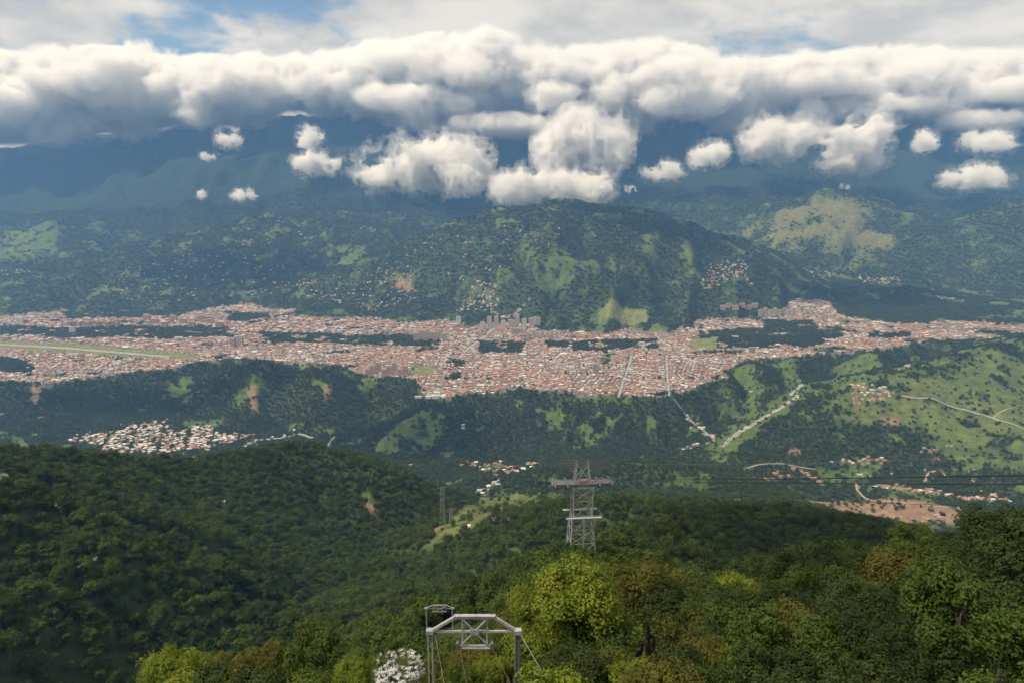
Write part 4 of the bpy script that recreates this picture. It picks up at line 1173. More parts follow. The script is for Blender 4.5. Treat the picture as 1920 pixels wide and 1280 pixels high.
def instances(name, coll, pos, scale, rotz, kind_idx, label, category):
    """one object that carries a mass of look-alike trees"""
    n = len(pos)
    me = bpy.data.meshes.new(name); me.vertices.add(n); me.vertices.foreach_set('co', np.asarray(pos, np.float32).ravel())
    for nm, typ, key, d in (('siz', 'FLOAT_VECTOR', 'vector', scale), ('turn', 'FLOAT_VECTOR', 'vector', np.column_stack([np.zeros(n), np.zeros(n), rotz])), ('pick', 'INT', 'value', kind_idx)):
        a = me.attributes.new(nm, typ, 'POINT'); a.data.foreach_set(key, np.asarray(d, np.int32 if typ == 'INT' else np.float32).ravel())
    o = link(bpy.data.objects.new(name, me))
    ng = bpy.data.node_groups.new(name, 'GeometryNodeTree')
    ng.interface.new_socket('Geometry', in_out='INPUT', socket_type='NodeSocketGeometry'); ng.interface.new_socket('Geometry', in_out='OUTPUT', socket_type='NodeSocketGeometry')
    gi, go = ng.nodes.new('NodeGroupInput'), ng.nodes.new('NodeGroupOutput')
    ci = ng.nodes.new('GeometryNodeCollectionInfo'); ci.inputs['Collection'].default_value = coll
    ci.inputs['Separate Children'].default_value = True; ci.inputs['Reset Children'].default_value = True
    ip = ng.nodes.new('GeometryNodeInstanceOnPoints'); ip.inputs['Pick Instance'].default_value = True
    def named(nm, t):
        q = ng.nodes.new('GeometryNodeInputNamedAttribute'); q.data_type = t; q.inputs['Name'].default_value = nm; return q.outputs['Attribute']
    L = ng.links
    L.new(gi.outputs[0], ip.inputs['Points']); L.new(ci.outputs[0], ip.inputs['Instance'])
    L.new(named('pick', 'INT'), ip.inputs['Instance Index'])
    e2r = ng.nodes.new('FunctionNodeEulerToRotation'); L.new(named('turn', 'FLOAT_VECTOR'), e2r.inputs[0]); L.new(e2r.outputs[0], ip.inputs['Rotation'])
    L.new(named('siz', 'FLOAT_VECTOR'), ip.inputs['Scale'])
    L.new(ip.outputs[0], go.inputs[0])
    md = o.modifiers.new('planting', 'NODES'); md.node_group = ng
    return tag(o, label, category, kind='stuff')

def plant(name, coll, nk, x, y, zc, rad, r, label, sq=(.75, 1.05)):
    sc = np.column_stack([rad * r.uniform(.85, 1.2, len(x)), rad * r.uniform(.85, 1.2, len(x)), rad * r.uniform(*sq, len(x))])
    return instances(name, coll, np.column_stack([x, y, zc]), sc, r.uniform(0, 6.28, len(x)), r.integers(0, nk, len(x)), label, 'forest')

rr_ = np.random.default_rng(17)
rn = np.array(rest_near)
x, y, r_ = scatter(300, 640, 6.4, 5)
rad = 2.1 + 5.0 * r_.uniform(0, 1, len(x)) ** 1.6; zc = height(x, y) + rad * r_.uniform(.7, 1.5, len(x))
ok = (r_.uniform(size=len(x)) < sample(forest, x, y) * 1.05) & horizon_visible(x, y, zc + rad, 8)
ppx, ppy = proj(x, y, zc + rad)
ok &= (ppx > -150) & (ppx < 2070) & ~((ppx > 1030) & (ppx < 1150) & (y < 330))
XM, YM, ZM, RM = [np.concatenate([a, b[ok]]) for a, b in zip(rn.T, (x, y, zc, rad))] if len(rn) else (x[ok], y[ok], zc[ok], rad[ok])
plant('forest', PC_MID, 6, XM, YM, ZM, RM, rr_, 'dense forest on the slopes just below the foreground trees')
x, y, r_ = scatter(640, 1950, 7.6, 6)
rad = 2.3 + 4.6 * r_.uniform(0, 1, len(x)) ** 1.7; zc = height(x, y) + rad * r_.uniform(.55, 1.25, len(x))
ok = (r_.uniform(size=len(x)) < sample(forest, x, y) * 1.05 + .04) & horizon_visible(x, y, zc + rad, 10)
ppx, ppy = proj(x, y, zc); ok &= (ppx > -150) & (ppx < 2070)
plant('forest', PC_FAR, 8, x[ok], y[ok], zc[ok], rad[ok], rr_, 'dark forest covering the near ridges and side valley')
nmid = int(ok.sum())
x, y, r_ = scatter(1950, 4300, 12.5, 7, umax=.85)
rad = r_.uniform(4.5, 9.5, len(x)); zc = height(x, y) + rad * r_.uniform(.35, .8, len(x))
fo = sample(forest, x, y); gr = sample(green, x, y); bu = sample(built, x, y)
inplat = sample(ins.astype(float), x, y)
dens = np.where(inplat > .5, np.maximum(gr * .9, bu * .03) + (1 - bu) * (1 - gr) * fo * .6, fo * 1.0)
dens = np.maximum(dens, .11 * (1 - bu)); dens *= 1 - sample(FIELD_MASK, x, y)
ok = (r_.uniform(size=len(x)) < dens) & horizon_visible(x, y, zc + rad, 14)
ok &= off_houses(x, y)
for p_, w in ROADS:
    d_, _, _ = dist_poly(p_, x, y); ok &= d_ > w * .5 + 5
ppx, ppy = proj(x, y, zc); ok &= (ppx > -120) & (ppx < 2040)
plant('forest', PC_DIST, 5, x[ok], y[ok], zc[ok], rad[ok], rr_, 'woods on the terrace scarp and the river valley')
nval = int(ok.sum())
x, y, r_ = scatter(4300, 8900, 21, 8, umax=.80)
rad = r_.uniform(8, 18, len(x)); zc = height(x, y) + rad * r_.uniform(.1, .45, len(x))
fo = sample(forest, x, y); gr = sample(green, x, y); bu = sample(built, x, y); inplat = sample(town.astype(float), x, y)
dens = np.where(inplat > .5, np.maximum(gr * 1.0, bu * .06) + (1 - bu) * (1 - gr) * fo * .7, fo * .9)
dens *= 1 - sample(FIELD_MASK, x, y)
ok = (r_.uniform(size=len(x)) < dens) & horizon_visible(x, y, zc + rad, 25)
ppx, ppy = proj(x, y, zc); ok &= (ppx > -120) & (ppx < 2040)
plant('forest', PC_DIST, 5, x[ok], y[ok], zc[ok], rad[ok], rr_, 'woods on the hills behind the town', sq=(.35, .6))
print('TREES individual', n_ind, 'mid', len(XM), 'slope', nmid, 'valley', nval, 'far', int(ok.sum()))
# ------------------------------------------------------------------ cableway steel
STEEL = plain_mat('galvanised_steel', (.44, .44, .425), rough=.5, spec=.4, metal=.35, nscale=1.2, nlo=.7, nhi=1.2)
STEEL_DARK = plain_mat('weathered_steel', (.15, .15, .148), rough=.6, spec=.4, metal=.3, nscale=1.0, nlo=.6, nhi=1.3)
STEEL_PALE = plain_mat('pale_painted_steel', (.36, .345, .32), rough=.55, spec=.3, nscale=2.5, nlo=.7, nhi=1.15)
RUST = plain_mat('rusty_cable', (.22, .12, .07), rough=.8)
CABLE = plain_mat('steel_cable', (.035, .035, .038), rough=.5, spec=.4, metal=.4)
CABLE_PALE = plain_mat('pale_cable', (.42, .42, .40), rough=.5, spec=.4, metal=.3)
PINK = plain_mat('faded_red_paint', (.36, .22, .19), nscale=1.5)
RED = plain_mat('red_paint', (.42, .10, .07)); CABIN_WHITE = plain_mat('cabin_white', (.75, .75, .73), rough=.3)

def beam(name, a, b, w, parent, mat, d=None, off=True):
    """rectangular steel member from a to b, a mesh of its own; coordinates in the parent's space"""
    a, b = Vector(a), Vector(b); ax = (b - a); L = ax.length
    if L < 1e-6: return None
    ax.normalize(); up = Vector((0, 0, 1)) if abs(ax.z) < .92 else Vector((0, 1, 0))
    s = ax.cross(up).normalized(); t = s.cross(ax).normalized(); d = d or w
    v = [p + s * (i * w / 2) + t * (j * d / 2) for p in (a, b) for i, j in ((-1, -1), (1, -1), (1, 1), (-1, 1))]
    me = tri_mesh(name, [tuple(q) for q in v], [(0, 1, 2, 3), (7, 6, 5, 4), (0, 4, 5, 1), (1, 5, 6, 2), (2, 6, 7, 3), (3, 7, 4, 0)], mat)
    return link(bpy.data.objects.new(name, me), parent)

def pipe(name, pts, rad, parent, mat, k=6):
    v, f = tube(pts, [rad] * len(pts) if isinstance(rad, (int, float)) else rad, k)
    return link(bpy.data.objects.new(name, mesh_np(name, v, f, [mat], True)), parent)

def sag_line(a, b, sag, n=40):
    a, b = np.array(a, float), np.array(b, float); t = np.linspace(0, 1, n)[:, None]
    p = a + (b - a) * t; p[:, 2] -= (4 * sag * t * (1 - t))[:, 0]
    return p

def boxpart(name, lo, hi, parent, mat):
    return link(bpy.data.objects.new(name, unit_box(name, mat, lo, hi)), parent)

def lattice(root, levels, mat, w_leg=.32, w_br=.14, xbrace=True):
    """four legs tapering through (height, half width) levels, ring and diagonal bracing on each face"""
    cs = [(-1, -1), (1, -1), (1, 1), (-1, 1)]
    pt = lambda i, k: (cs[k][0] * levels[i][1], cs[k][1] * levels[i][1] * .85, levels[i][0])
    for k in range(4):
        for i in range(len(levels) - 1): beam('leg', pt(i, k), pt(i + 1, k), w_leg, root, mat)
    for i in range(len(levels)):
        for k in range(4):
            if i: beam('strut', pt(i, k), pt(i, (k + 1) % 4), w_br, root, mat)
            if i < len(levels) - 1:
                beam('diagonal', pt(i, k), pt(i + 1, (k + 1) % 4), w_br, root, mat)
                if xbrace: beam('diagonal', pt(i, (k + 1) % 4), pt(i + 1, k), w_br * .9, root, mat)

# --- the big lattice tower
TX, TY = P(1088, 1060, 220)[:2]
zg = float(height(TX, TY)) - .5
tower = empty('lattice_tower', (TX, TY, zg), .10)
zt_, za_, zm_ = 756 - zg, 748.6 - zg, 737.3 - zg
tag(tower, 'tall grey steel lattice cable car tower with wide crossarm, right of centre', 'tower')
lv = [(0, 5.2)] + [(zm_ * f, 5.2 - 1.8 * f) for f in (.35, .62, .82)] + [(zm_, 3.1), (zm_ + (za_ - zm_) * .5, 3.2), (za_ - .9, 3.4)]
lattice(tower, lv, STEEL, .38, .12)
# mid platform with its rails
boxpart('platform', (-5.8, -4.0, zm_ - .12), (6.2, -2.9, zm_ + .12), tower, STEEL); boxpart('platform', (-5.8, 2.9, zm_ - .12), (6.2, 4.0, zm_ + .12), tower, STEEL)
for sx in (-5.6, 6.0):
    beam('rail', (sx, -4.0, zm_), (sx, -4.0, zm_ + 1.1), .07, tower, STEEL_PALE)
beam('rail', (-5.8, -4.0, zm_ + 1.1), (6.2, -4.0, zm_ + 1.1), .07, tower, STEEL_PALE)
# crossarm: two box girders, deck and saddles
def shoe(name, xs, y0, y1, top, bot, mat):
    """long boat shaped girder: a plate profile in x and z given thickness in y"""
    n = len(xs); v = [(x, y, z) for y in (y0, y1) for x, z in list(zip(xs, top)) + list(zip(xs[::-1], bot[::-1]))]
    m2 = 2 * n; f = [tuple(range(m2)), tuple(range(2 * m2 - 1, m2 - 1, -1))] + [(i, i + m2, (i + 1) % m2 + m2, (i + 1) % m2) for i in range(m2)]
    return link(bpy.data.objects.new(name, tri_mesh(name, v, f, mat)), tower)
XS = [-11.2, -10.6, -9.0, -6.0, 0, 6.0, 9.0, 10.6, 11.2]
for sy in (-2.3, 1.7):
    shoe('girder', XS, sy, sy + .6, [za_ + .15, za_ + .25, za_ + .3, za_ + .3, za_ + .3, za_ + .3, za_ + .3, za_ + .25, za_ + .15], [za_ - .2, za_ - .65, za_ - .9, za_ - .75, za_ - .5, za_ - .75, za_ - .9, za_ - .65, za_ - .2], STEEL_DARK)
for k in range(11):
    x0 = -10.2 + k * 2.04
    beam('cross_beam', (x0, -1.7, za_ - .1), (x0, 1.7, za_ - .1), .24, tower, STEEL_DARK)
boxpart('deck', (-10.4, -1.65, za_ + .14), (10.4, 1.65, za_ + .22), tower, STEEL_DARK)
for s in (-1, 1):
    for q in (5.4, 9.6):                                            # curved rope saddles along the line of travel
        pts = [(s * q, y_, za_ + .75 - .04 * y_ * y_) for y_ in np.linspace(-4.2, 4.2, 11)]
        pipe('saddle', pts, .26, tower, STEEL_DARK, 6)
        beam('saddle_post', (s * q, 0, za_ + .22), (s * q, 0, za_ + .6), .35, tower, STEEL)
    for k in range(8): beam('rail_post', (s * (4.6 + k * .85), -2.25, za_ + .3), (s * (4.6 + k * .85 + .25), -2.25, za_ + 1.35), .07, tower, STEEL_PALE)
    beam('rail', (s * 4.5, -2.25, za_ + 1.35), (s * 10.8, -2.25, za_ + 1.35), .08, tower, STEEL_PALE); beam('rail', (s * 4.5, -2.25, za_ + .85), (s * 10.8, -2.25, za_ + .85), .06, tower, STEEL_PALE)
    beam('arm_brace', (s * 2.9, 0, za_ - 3.6), (s * 6.4, 0, za_ - 1.0), .2, tower, STEEL)
# head frame above the crossarm
for s in (-1, 1):
    for sy in (-1.3, 1.3):
        beam('head_post', (s * 2.7, sy, za_), (s * 1.9, sy * .8, zt_), .34, tower, STEEL_PALE)
        beam('head_diagonal', (s * 2.6, sy, za_ + .2), (-s * 1.9, sy * .8, zt_ - .4), .13, tower, STEEL)
    beam('stay', (s * 1.9, 0, zt_ - .2), (s * 8.4, 0, zt_ - .6), .12, tower, STEEL_DARK); beam('stay', (s * 8.4, 0, zt_ - .6), (s * 9.4, 0, za_ + .6), .05, tower, STEEL_DARK)
    beam('stay', (s * 2.0, 0, zt_ - 1.6), (s * 7.6, 0, zt_ - .7), .09, tower, STEEL_DARK)
for sy in (-1.04, 1.04):
    beam('cap_beam', (-8.6, sy, zt_ - .1), (8.6, sy, zt_ - .1), .16, tower, STEEL_DARK, .28); beam('cap_beam', (-6.0, sy, zt_ - 1.5), (6.0, sy, zt_ - 1.5), .10, tower, STEEL_DARK, .14)
boxpart('winch_box', (-1.2, -1.5, za_ + .5), (1.2, -.5, za_ + 1.4), tower, PINK)
lad = boxpart('ladder', (-.25, -4.6, 0), (.25, -4.5, zm_), tower, STEEL)

def top_world(x, y, z):
    return np.array(tower.matrix_basis @ Vector((x, y, z)))
bpy.context.view_layer.update()

# --- the twin far towers
FAR = []
for px, top, bot, Y, hw, lab in ((830, 913, 990, 930, 4.2, 'thin far lattice tower on the valley spur, taller of two'), (846, 953, 990, 1010, 3.4, 'short far lattice tower close right of the taller one')):
    x_, y_, _ = P(px, bot, Y); zg_ = float(height(x_, y_)); hh = P(px, top, Y)[2] - zg_
    t = empty('lattice_tower', (x_, y_, zg_), .1); n_l = 7
    lattice(t, [(hh * k / n_l, hw * (1 - .62 * k / n_l)) for k in range(n_l + 1)], STEEL, .5, .22, xbrace=False)
    for dz in (0, -.14 * hh):
        beam('crossarm', (-7.5, 0, hh + dz), (7.5, 0, hh + dz), .7, t, STEEL_DARK); beam('crossarm_brace', (-1.6, 0, hh + dz - 3), (-6.5, 0, hh + dz), .3, t, STEEL)
        beam('crossarm_brace', (1.6, 0, hh + dz - 3), (6.5, 0, hh + dz), .3, t, STEEL)
    tag(t, lab, 'tower'); FAR.append((x_, y_, zg_ + hh))

# --- cables
def cable(pts, rad, label, mat=CABLE, k=6):
    o = pipe('cable', pts, rad, None, mat, k)
    return tag(o, label, 'cable', 'cableway ropes')
a1, a2 = top_world(9.6, 0, za_ + .95), top_world(5.4, 0, za_ + .95); a3, a4 = top_world(-9.6, 0, za_ + .95), top_world(-5.4, 0, za_ + .95)
cable(sag_line(a1, P(2060, 888, 40), .35), .058, 'thick dark track cable running from the tower to the right edge, upper')
cable(sag_line(a2, P(2060, 908, 42), .35), .050, 'thick dark track cable running from the tower to the right edge, lower')
cable(sag_line(top_world(9.0, -1.5, za_ - .6), P(2060, 957, 60), .8), .030, 'thin hauling rope running from the tower to the right edge, lowest')
cable(sag_line(top_world(8.4, 0, zt_ - .5), P(2060, 846, 75), 1.2), .012, 'hair thin rope from the tower head to the right edge', CABLE_PALE)
fx, fy, fz = FAR[0]; f2 = FAR[1]
LEFTROPE = sag_line(a3, (fx - 6, fy, fz), 30, 80); RIGHTROPE = sag_line(a1, (fx + 6, fy, fz), 28, 80)
cable(LEFTROPE, .05, 'left track cable descending from the tower to the far tower'); cable(RIGHTROPE, .05, 'right track cable descending from the tower to the far tower')
stx, sty, stz = STATION
cable(sag_line((fx - 6, fy, fz), (stx, sty, stz + 12), 60, 60), .08, 'cable dropping from the far tower to the valley station')

def cabin(p, label):
    c = empty('cable_car_cabin', (p[0], p[1], p[2] - 6.2), .15)
    boxpart('body', (-1.1, -1.5, 0), (1.1, 1.5, 1.1), c, RED); boxpart('window_panel', (-1.08, -1.48, 1.1), (1.08, 1.48, 2.1), c, CABIN_WHITE); boxpart('roof', (-1.15, -1.55, 2.1), (1.15, 1.55, 2.4), c, CABIN_WHITE)
    beam('hanger', (0, 0, 2.4), (0, 0, 6.0), .18, c, STEEL); boxpart('carriage', (-.25, -1.6, 5.8), (.25, 1.6, 6.3), c, STEEL_DARK)
    return tag(c, label, 'cable car')
cabin(LEFTROPE[31], 'small red and white cable car cabin hanging over the central forest')
for w_, lab in ((RIGHTROPE[22], 'small steel rope hanger on the right cable over the forest'), (LEFTROPE[16], 'small steel rope hanger on the left cable over the forest')):
    hgr = empty('rope_hanger', tuple(w_ - np.array((0, 0, 2.2))))
    beam('arm', (0, 0, 0), (-1.0, 0, 2.2), .16, hgr, CABIN_WHITE); beam('arm', (0, 0, 0), (1.0, 0, 2.2), .16, hgr, CABIN_WHITE); beam('foot', (-.3, 0, -.1), (.3, 0, -.1), .2, hgr, STEEL)
    tag(hgr, lab, 'rope hanger')

# --- the near portal frame
def portal(Y, label, N, wp, second=False):
    x0, y0, _ = P(N['mid'], N['base'], Y)
    zg_ = float(height(x0, Y))
    t = empty('portal_frame', (x0, Y, zg_))
    def L(px, py, dy=0.0):
        p = P(px, py, Y); return (p[0] - x0, dy, p[2] - zg_)
    return t, L
zb = lambda x, y: float(height(x, y))
t, L = portal(59, '', {'mid': 888, 'base': 1200}, 0)
tag(t, 'near pale steel portal frame with crossed centre truss at the bottom of the picture', 'portal frame')
lx, rx = L(806, 1182), L(971, 1182)
for dx in (-.2, .2):
    beam('post', (lx[0] + dx, 0, -6), (lx[0] + dx, 0, lx[2] - .2), .13, t, STEEL_PALE)
for k in range(7): beam('post_lacing', (lx[0] - .2, 0, lx[2] - .8 - k * 1.6), (lx[0] + .2, 0, lx[2] - 1.6 - k * 1.6), .05, t, STEEL)
beam('post', (rx[0], 0, -6), (rx[0], 0, rx[2] - .2), .46, t, STEEL_DARK, .36); beam('post_flange', (rx[0] - .26, -.2, -6), (rx[0] - .26, -.2, rx[2] - .2), .07, t, STEEL_PALE)
for p_ in (lx, rx):
    boxpart('corner_block', (p_[0] - .34, -.3, p_[2] - .25), (p_[0] + .34, .3, p_[2] + .16), t, STEEL_PALE)
A, B = L(853, 1156), L(927, 1156)
beam('top_beam', A, B, .32, t, STEEL_PALE, .26)
beam('top_cap', (A[0] - .1, 0, A[2] + .16), (B[0] + .1, 0, B[2] + .16), .42, t, STEEL_PALE, .07)
beam('sloping_beam', (lx[0] + .2, 0, lx[2] + .05), A, .3, t, STEEL_PALE, .24); beam('sloping_beam', (rx[0] - .2, 0, rx[2] + .05), B, .3, t, STEEL_PALE, .24)
beam('tie_beam', (lx[0], .02, L(0, 1183)[2]), (rx[0], .02, L(0, 1183)[2]), .22, t, STEEL_PALE, .2)
LL, LR = L(858, 1210), L(922, 1210)
beam('bottom_beam', LL, LR, .24, t, STEEL_PALE, .22); beam('bottom_ledge', (LL[0] - .15, -.15, LL[2] - .16), (LR[0] + .15, -.15, LR[2] - .16), .1, t, STEEL_PALE, .08)
for px in (867, 913): beam('hanger_post', L(px, 1158), L(px, 1208), .16, t, STEEL_PALE, .14)
Cc = L(890, 1182, -.14)
for px, py in ((869, 1160), (911, 1160), (866, 1206), (914, 1206)): beam('truss_diagonal', L(px, py, -.1), Cc, .14, t, STEEL_PALE, .12)
boxpart('gusset_plate', (Cc[0] - .42, -.22, Cc[2] - .30), (Cc[0] + .42, -.16, Cc[2] + .30), t, STEEL_PALE)
for px in (858, 922): boxpart('sheave', (L(px, 1210)[0] - .14, -.35, L(px, 1210)[2] - .05), (L(px, 1210)[0] + .14, .35, L(px, 1210)[2] + .42), t, STEEL_DARK)
def guy(a_, b_, Yb, rad, label, mat):
    o = pipe('guy_wire', [P(*a_, 59), P(*b_, Yb)], rad, None, mat, 5); tag(o, label, 'guy wire', 'guy wires of the near portal frame')
guy((975, 1186), (1045, 1310), 50, .022, 'bright guy wire falling right from the near frame', CABLE_PALE)
guy((978, 1184), (1110, 1320), 52, .012, 'thin guy wire falling farthest right from the near frame', CABLE)
guy((922, 1212), (972, 1310), 50, .016, 'rusty wire from the lower right corner of the frame truss', RUST)
guy((862, 1213), (880, 1310), 50, .016, 'rusty wire from the lower left corner of the frame truss', RUST)
guy((815, 1186), (838, 1310), 50, .010, 'thin wire inside the left post of the near frame', CABLE_PALE)
guy((803, 1183), (760, 1235), 75, .010, 'thin wire slanting left from the near frame', CABLE)
# --- the second portal frame beyond it
t2, L2 = portal(205, '', {'mid': 823, 'base': 1180}, 0)
tag(t2, 'smaller far portal frame standing behind the near one', 'portal frame')
for px in (799, 848):
    p_ = L2(px, 1140)
    beam('post', (p_[0], 0, -8), p_, .42, t2, STEEL); boxpart('corner_block', (p_[0] - .6, -.3, p_[2] - .2), (p_[0] + .6, .3, p_[2] + .3), t2, STEEL_PALE)
A, B = L2(811, 1134), L2(837, 1134); beam('top_beam', A, B, .3, t2, STEEL_PALE)
beam('sloping_beam', L2(799, 1139), A, .26, t2, STEEL_PALE); beam('sloping_beam', L2(848, 1139), B, .26, t2, STEEL_PALE); beam('tie_beam', L2(799, 1140, .1), L2(848, 1140, .1), .2, t2, STEEL_PALE)
for px in (813, 836): beam('hanger_post', L2(px, 1135), L2(px, 1146), .2, t2, STEEL)
beam('bottom_beam', L2(811, 1146), L2(838, 1146), .24, t2, STEEL_PALE); beam('truss_diagonal', L2(813, 1135, -.1), L2(836, 1146, -.1), .14, t2, STEEL); beam('truss_diagonal', L2(836, 1135, -.1), L2(813, 1146, -.1), .14, t2, STEEL)
for dx in (800, 847):
    o = pipe('cable', sag_line(P(806 if dx == 800 else 971, 1180, 59), P(dx, 1139, 205), 1.5), .012, None, CABLE); tag(o, 'thin rope strung between the two portal frames, ' + ('left' if dx == 800 else 'right'), 'cable', 'cableway ropes')
# ------------------------------------------------------------------ clouds
import openvdb

def lattice_noise(shape, origin, vox, lam, seed):
    """smooth value noise on a regular grid, one wavelength, separable interpolation"""
    out = None
    mats, dims = [], []
    for n, o in zip(shape, origin):
        c = (o + np.arange(n) * vox) / lam
        c = c - math.floor(c[0]); i = np.floor(c).astype(int); f = c - i
        f = f * f * (3 - 2 * f)
        M = np.zeros((n, i[-1] + 2), np.float32)
        M[np.arange(n), i] = 1 - f; M[np.arange(n), i + 1] += f
        mats.append(M); dims.append(i[-1] + 2)
    L = np.random.default_rng(seed).uniform(-1, 1, dims).astype(np.float32)
    A = np.tensordot(mats[0], L, (1, 0))
    A = np.moveaxis(np.tensordot(mats[1], A, (1, 1)), 0, 1)
    A = np.moveaxis(np.tensordot(mats[2], A, (1, 2)), 0, 2)
    return A

def billow(shape, origin, vox, lam, seed, gain=0.80):
    s, amp, k = 0, 1.0, 0
    while lam > 1.5 * vox and k < 8:
        n = lattice_noise(shape, origin, vox, lam, seed + k)
        s = s + amp * ((.62 - 1.9 * np.abs(n)) * .6 + n * .4)
        amp *= gain; lam *= 0.47; k += 1
    return s

def iso_mesh(name, field, origin, vox, mat):
    g = openvdb.FloatGrid(-1.0)
    g.copyFromArray(np.ascontiguousarray(field, dtype=np.float32))
    pts, quads = g.convertToQuads(isovalue=0.0)
    pts = pts * vox + np.array(origin)
    me = mesh_np(name, pts, quads[:, ::-1], [mat], True)
    return me

def cloud_mat(name, dens, aniso=0.2):
    m = bpy.data.materials.new(name); m.use_nodes = True
    nt = m.node_tree; nt.nodes.clear()
    out = nt.nodes.new('ShaderNodeOutputMaterial'); v = nt.nodes.new('ShaderNodeVolumePrincipled')
    v.inputs['Color'].default_value = (.985, .985, .985, 1)
    v.inputs['Density'].default_value = dens
    v.inputs['Anisotropy'].default_value = aniso
    nt.links.new(v.outputs[0], out.inputs['Volume'])
    return m
CLOUD = cloud_mat('cloud_droplets', 0.020)
CLOUD_SOFT = cloud_mat('cloud_bank_droplets', 0.012)
WISP = cloud_mat('cloud_wisp_droplets', 0.0028)
CLOUD_THIN = cloud_mat('thin_cloud_droplets', 0.0045)

def puff(px, py, hx, hy, Y, seed, label, balls=9, flat=.55, rag=1.0, mat=None):
    c = np.array(P(px, py, Y)); m = Y / 1300.0
    ax, az = hx * m * 1.0, hy * m * 1.0
    ay = 0.8 * (ax * az) ** .5 + .3 * ax
    vox = max(min(ax, az) / 27.0, ax / 68.0, 7.0)
    ext = np.array([ax * 1.35, ay * 1.35, az * 1.5])
    shape = tuple(int(2 * e / vox) + 3 for e in ext); org = c - ext
    X = (org[0] + np.arange(shape[0]) * vox - c[0])[:, None, None]
    Yy = (org[1] + np.arange(shape[1]) * vox - c[1])[None, :, None]
    Z = (org[2] + np.arange(shape[2]) * vox - c[2])[None, None, :]
    r = np.random.default_rng(seed); f = np.full(shape, -1e3, np.float32)
    rad = min(ax, az)
    for i in range(balls):
        a = r.uniform(-1, 1); bx = a * (ax - .45 * rad); by = r.uniform(-.6, .6) * ay
        rr = rad * r.uniform(.28, .62) * (1.15 - .35 * abs(a))
        bz = -az * .45 + rr * .45 + r.uniform(0, 1) * (az - rr) * (1 - .7 * a * a)
        d = np.sqrt((X - bx) ** 2 + (Yy - by) ** 2 + ((Z - bz) * 1.1) ** 2)
        f = np.maximum(f, (rr - d) / rad)
    base = -az * flat
    f = np.minimum(f, (Z - base) / rad * 1.2 + .25)
    n = billow(shape, tuple(org), vox, rad * .95, seed * 13 + 1)
    f = f + rag * .54 * n + .02
    e = np.minimum(np.minimum((ext[0] - np.abs(X)) / vox, (ext[1] - np.abs(Yy)) / vox), (ext[2] - np.abs(Z)) / vox)
    f = np.where(e < 1.5, -1, f)
    o = link(bpy.data.objects.new('cloud', iso_mesh('cloud', f, tuple(org), vox, mat or CLOUD)))
    link(bpy.data.objects.new('wisps', iso_mesh('wisps', np.where(e < 1.5, -1, f + .26 + .22 * n), tuple(org), vox, WISP)), o)
    return tag(o, label, 'cloud', 'low clouds drifting before the far mountains')

PUFFS = [
    (798, 308, 112, 52, 9000, 'broad white cumulus cloud left of centre, largest below the cloud bank', 28, .9, 1.0),
    (1030, 348, 108, 34, 8700, 'wide flat white cloud at centre, lowest over the green hills', 28, .8, 1.0),
    (1090, 268, 74, 56, 9300, 'tall billowing cloud joining the central low cloud to the bank', 26, .9, .9),
    (590, 307, 46, 25, 9000, 'small white cloud with a frayed right end, left of the broad cumulus', 8, .8, 1.2),
    (582, 258, 20, 24, 9200, 'upright wisp of cloud above the small frayed cloud', 6, .9, 1.3),
    (455, 365, 22, 13, 8700, 'tiny flat cloud low over the left blue slopes', 6, .7, 1.2),
    (378, 365, 9, 11, 8800, 'smallest cloud speck, left of the tiny flat cloud', 4, .9, 1.3),
    (398, 292, 20, 10, 9300, 'thin slanting cloud wisp on the left blue mountain', 5, .9, 1.5),
    (428, 258, 22, 18, 9600, 'frayed cloud wisp hanging under the left bank', 6, .9, 1.5),
    (1335, 290, 37, 24, 8800, 'small bright cloud alone right of centre', 8, .8, 1.1),
    (1240, 320, 38, 18, 8900, 'ragged slanting cloud strip right of the central cloud', 7, .9, 1.5),
    (1456, 264, 60, 38, 9000, 'large white cloud hanging below the bank, right of centre', 12, .9, 1.0),
    (1605, 266, 58, 46, 9000, 'large cloud with a drooping tail under the right bank', 12, .9, 1.0),
    (1732, 266, 20, 24, 9000, 'narrow frayed cloud between two larger right clouds', 6, .9, 1.4),
    (1845, 266, 42, 25, 8900, 'pale cloud near the right edge, upper of two', 9, .8, 1.1),
    (1825, 333, 50, 26, 8600, 'pale cloud near the right edge, lower of two', 10, .8, 1.1),
    (1182, 355, 13, 9, 8700, 'tiny cloud fragment right of the lowest central cloud', 4, .9, 1.4),
    (1582, 350, 10, 7, 8800, 'tiny cloud fragment above the brown peak', 4, .9, 1.4),
]
for i, (px, py, hx, hy, Y, lab, nb, fl, rg) in enumerate(PUFFS):
    puff(px, py, hx, hy, Y, 143 + 3 * i, lab, nb, fl, rg)

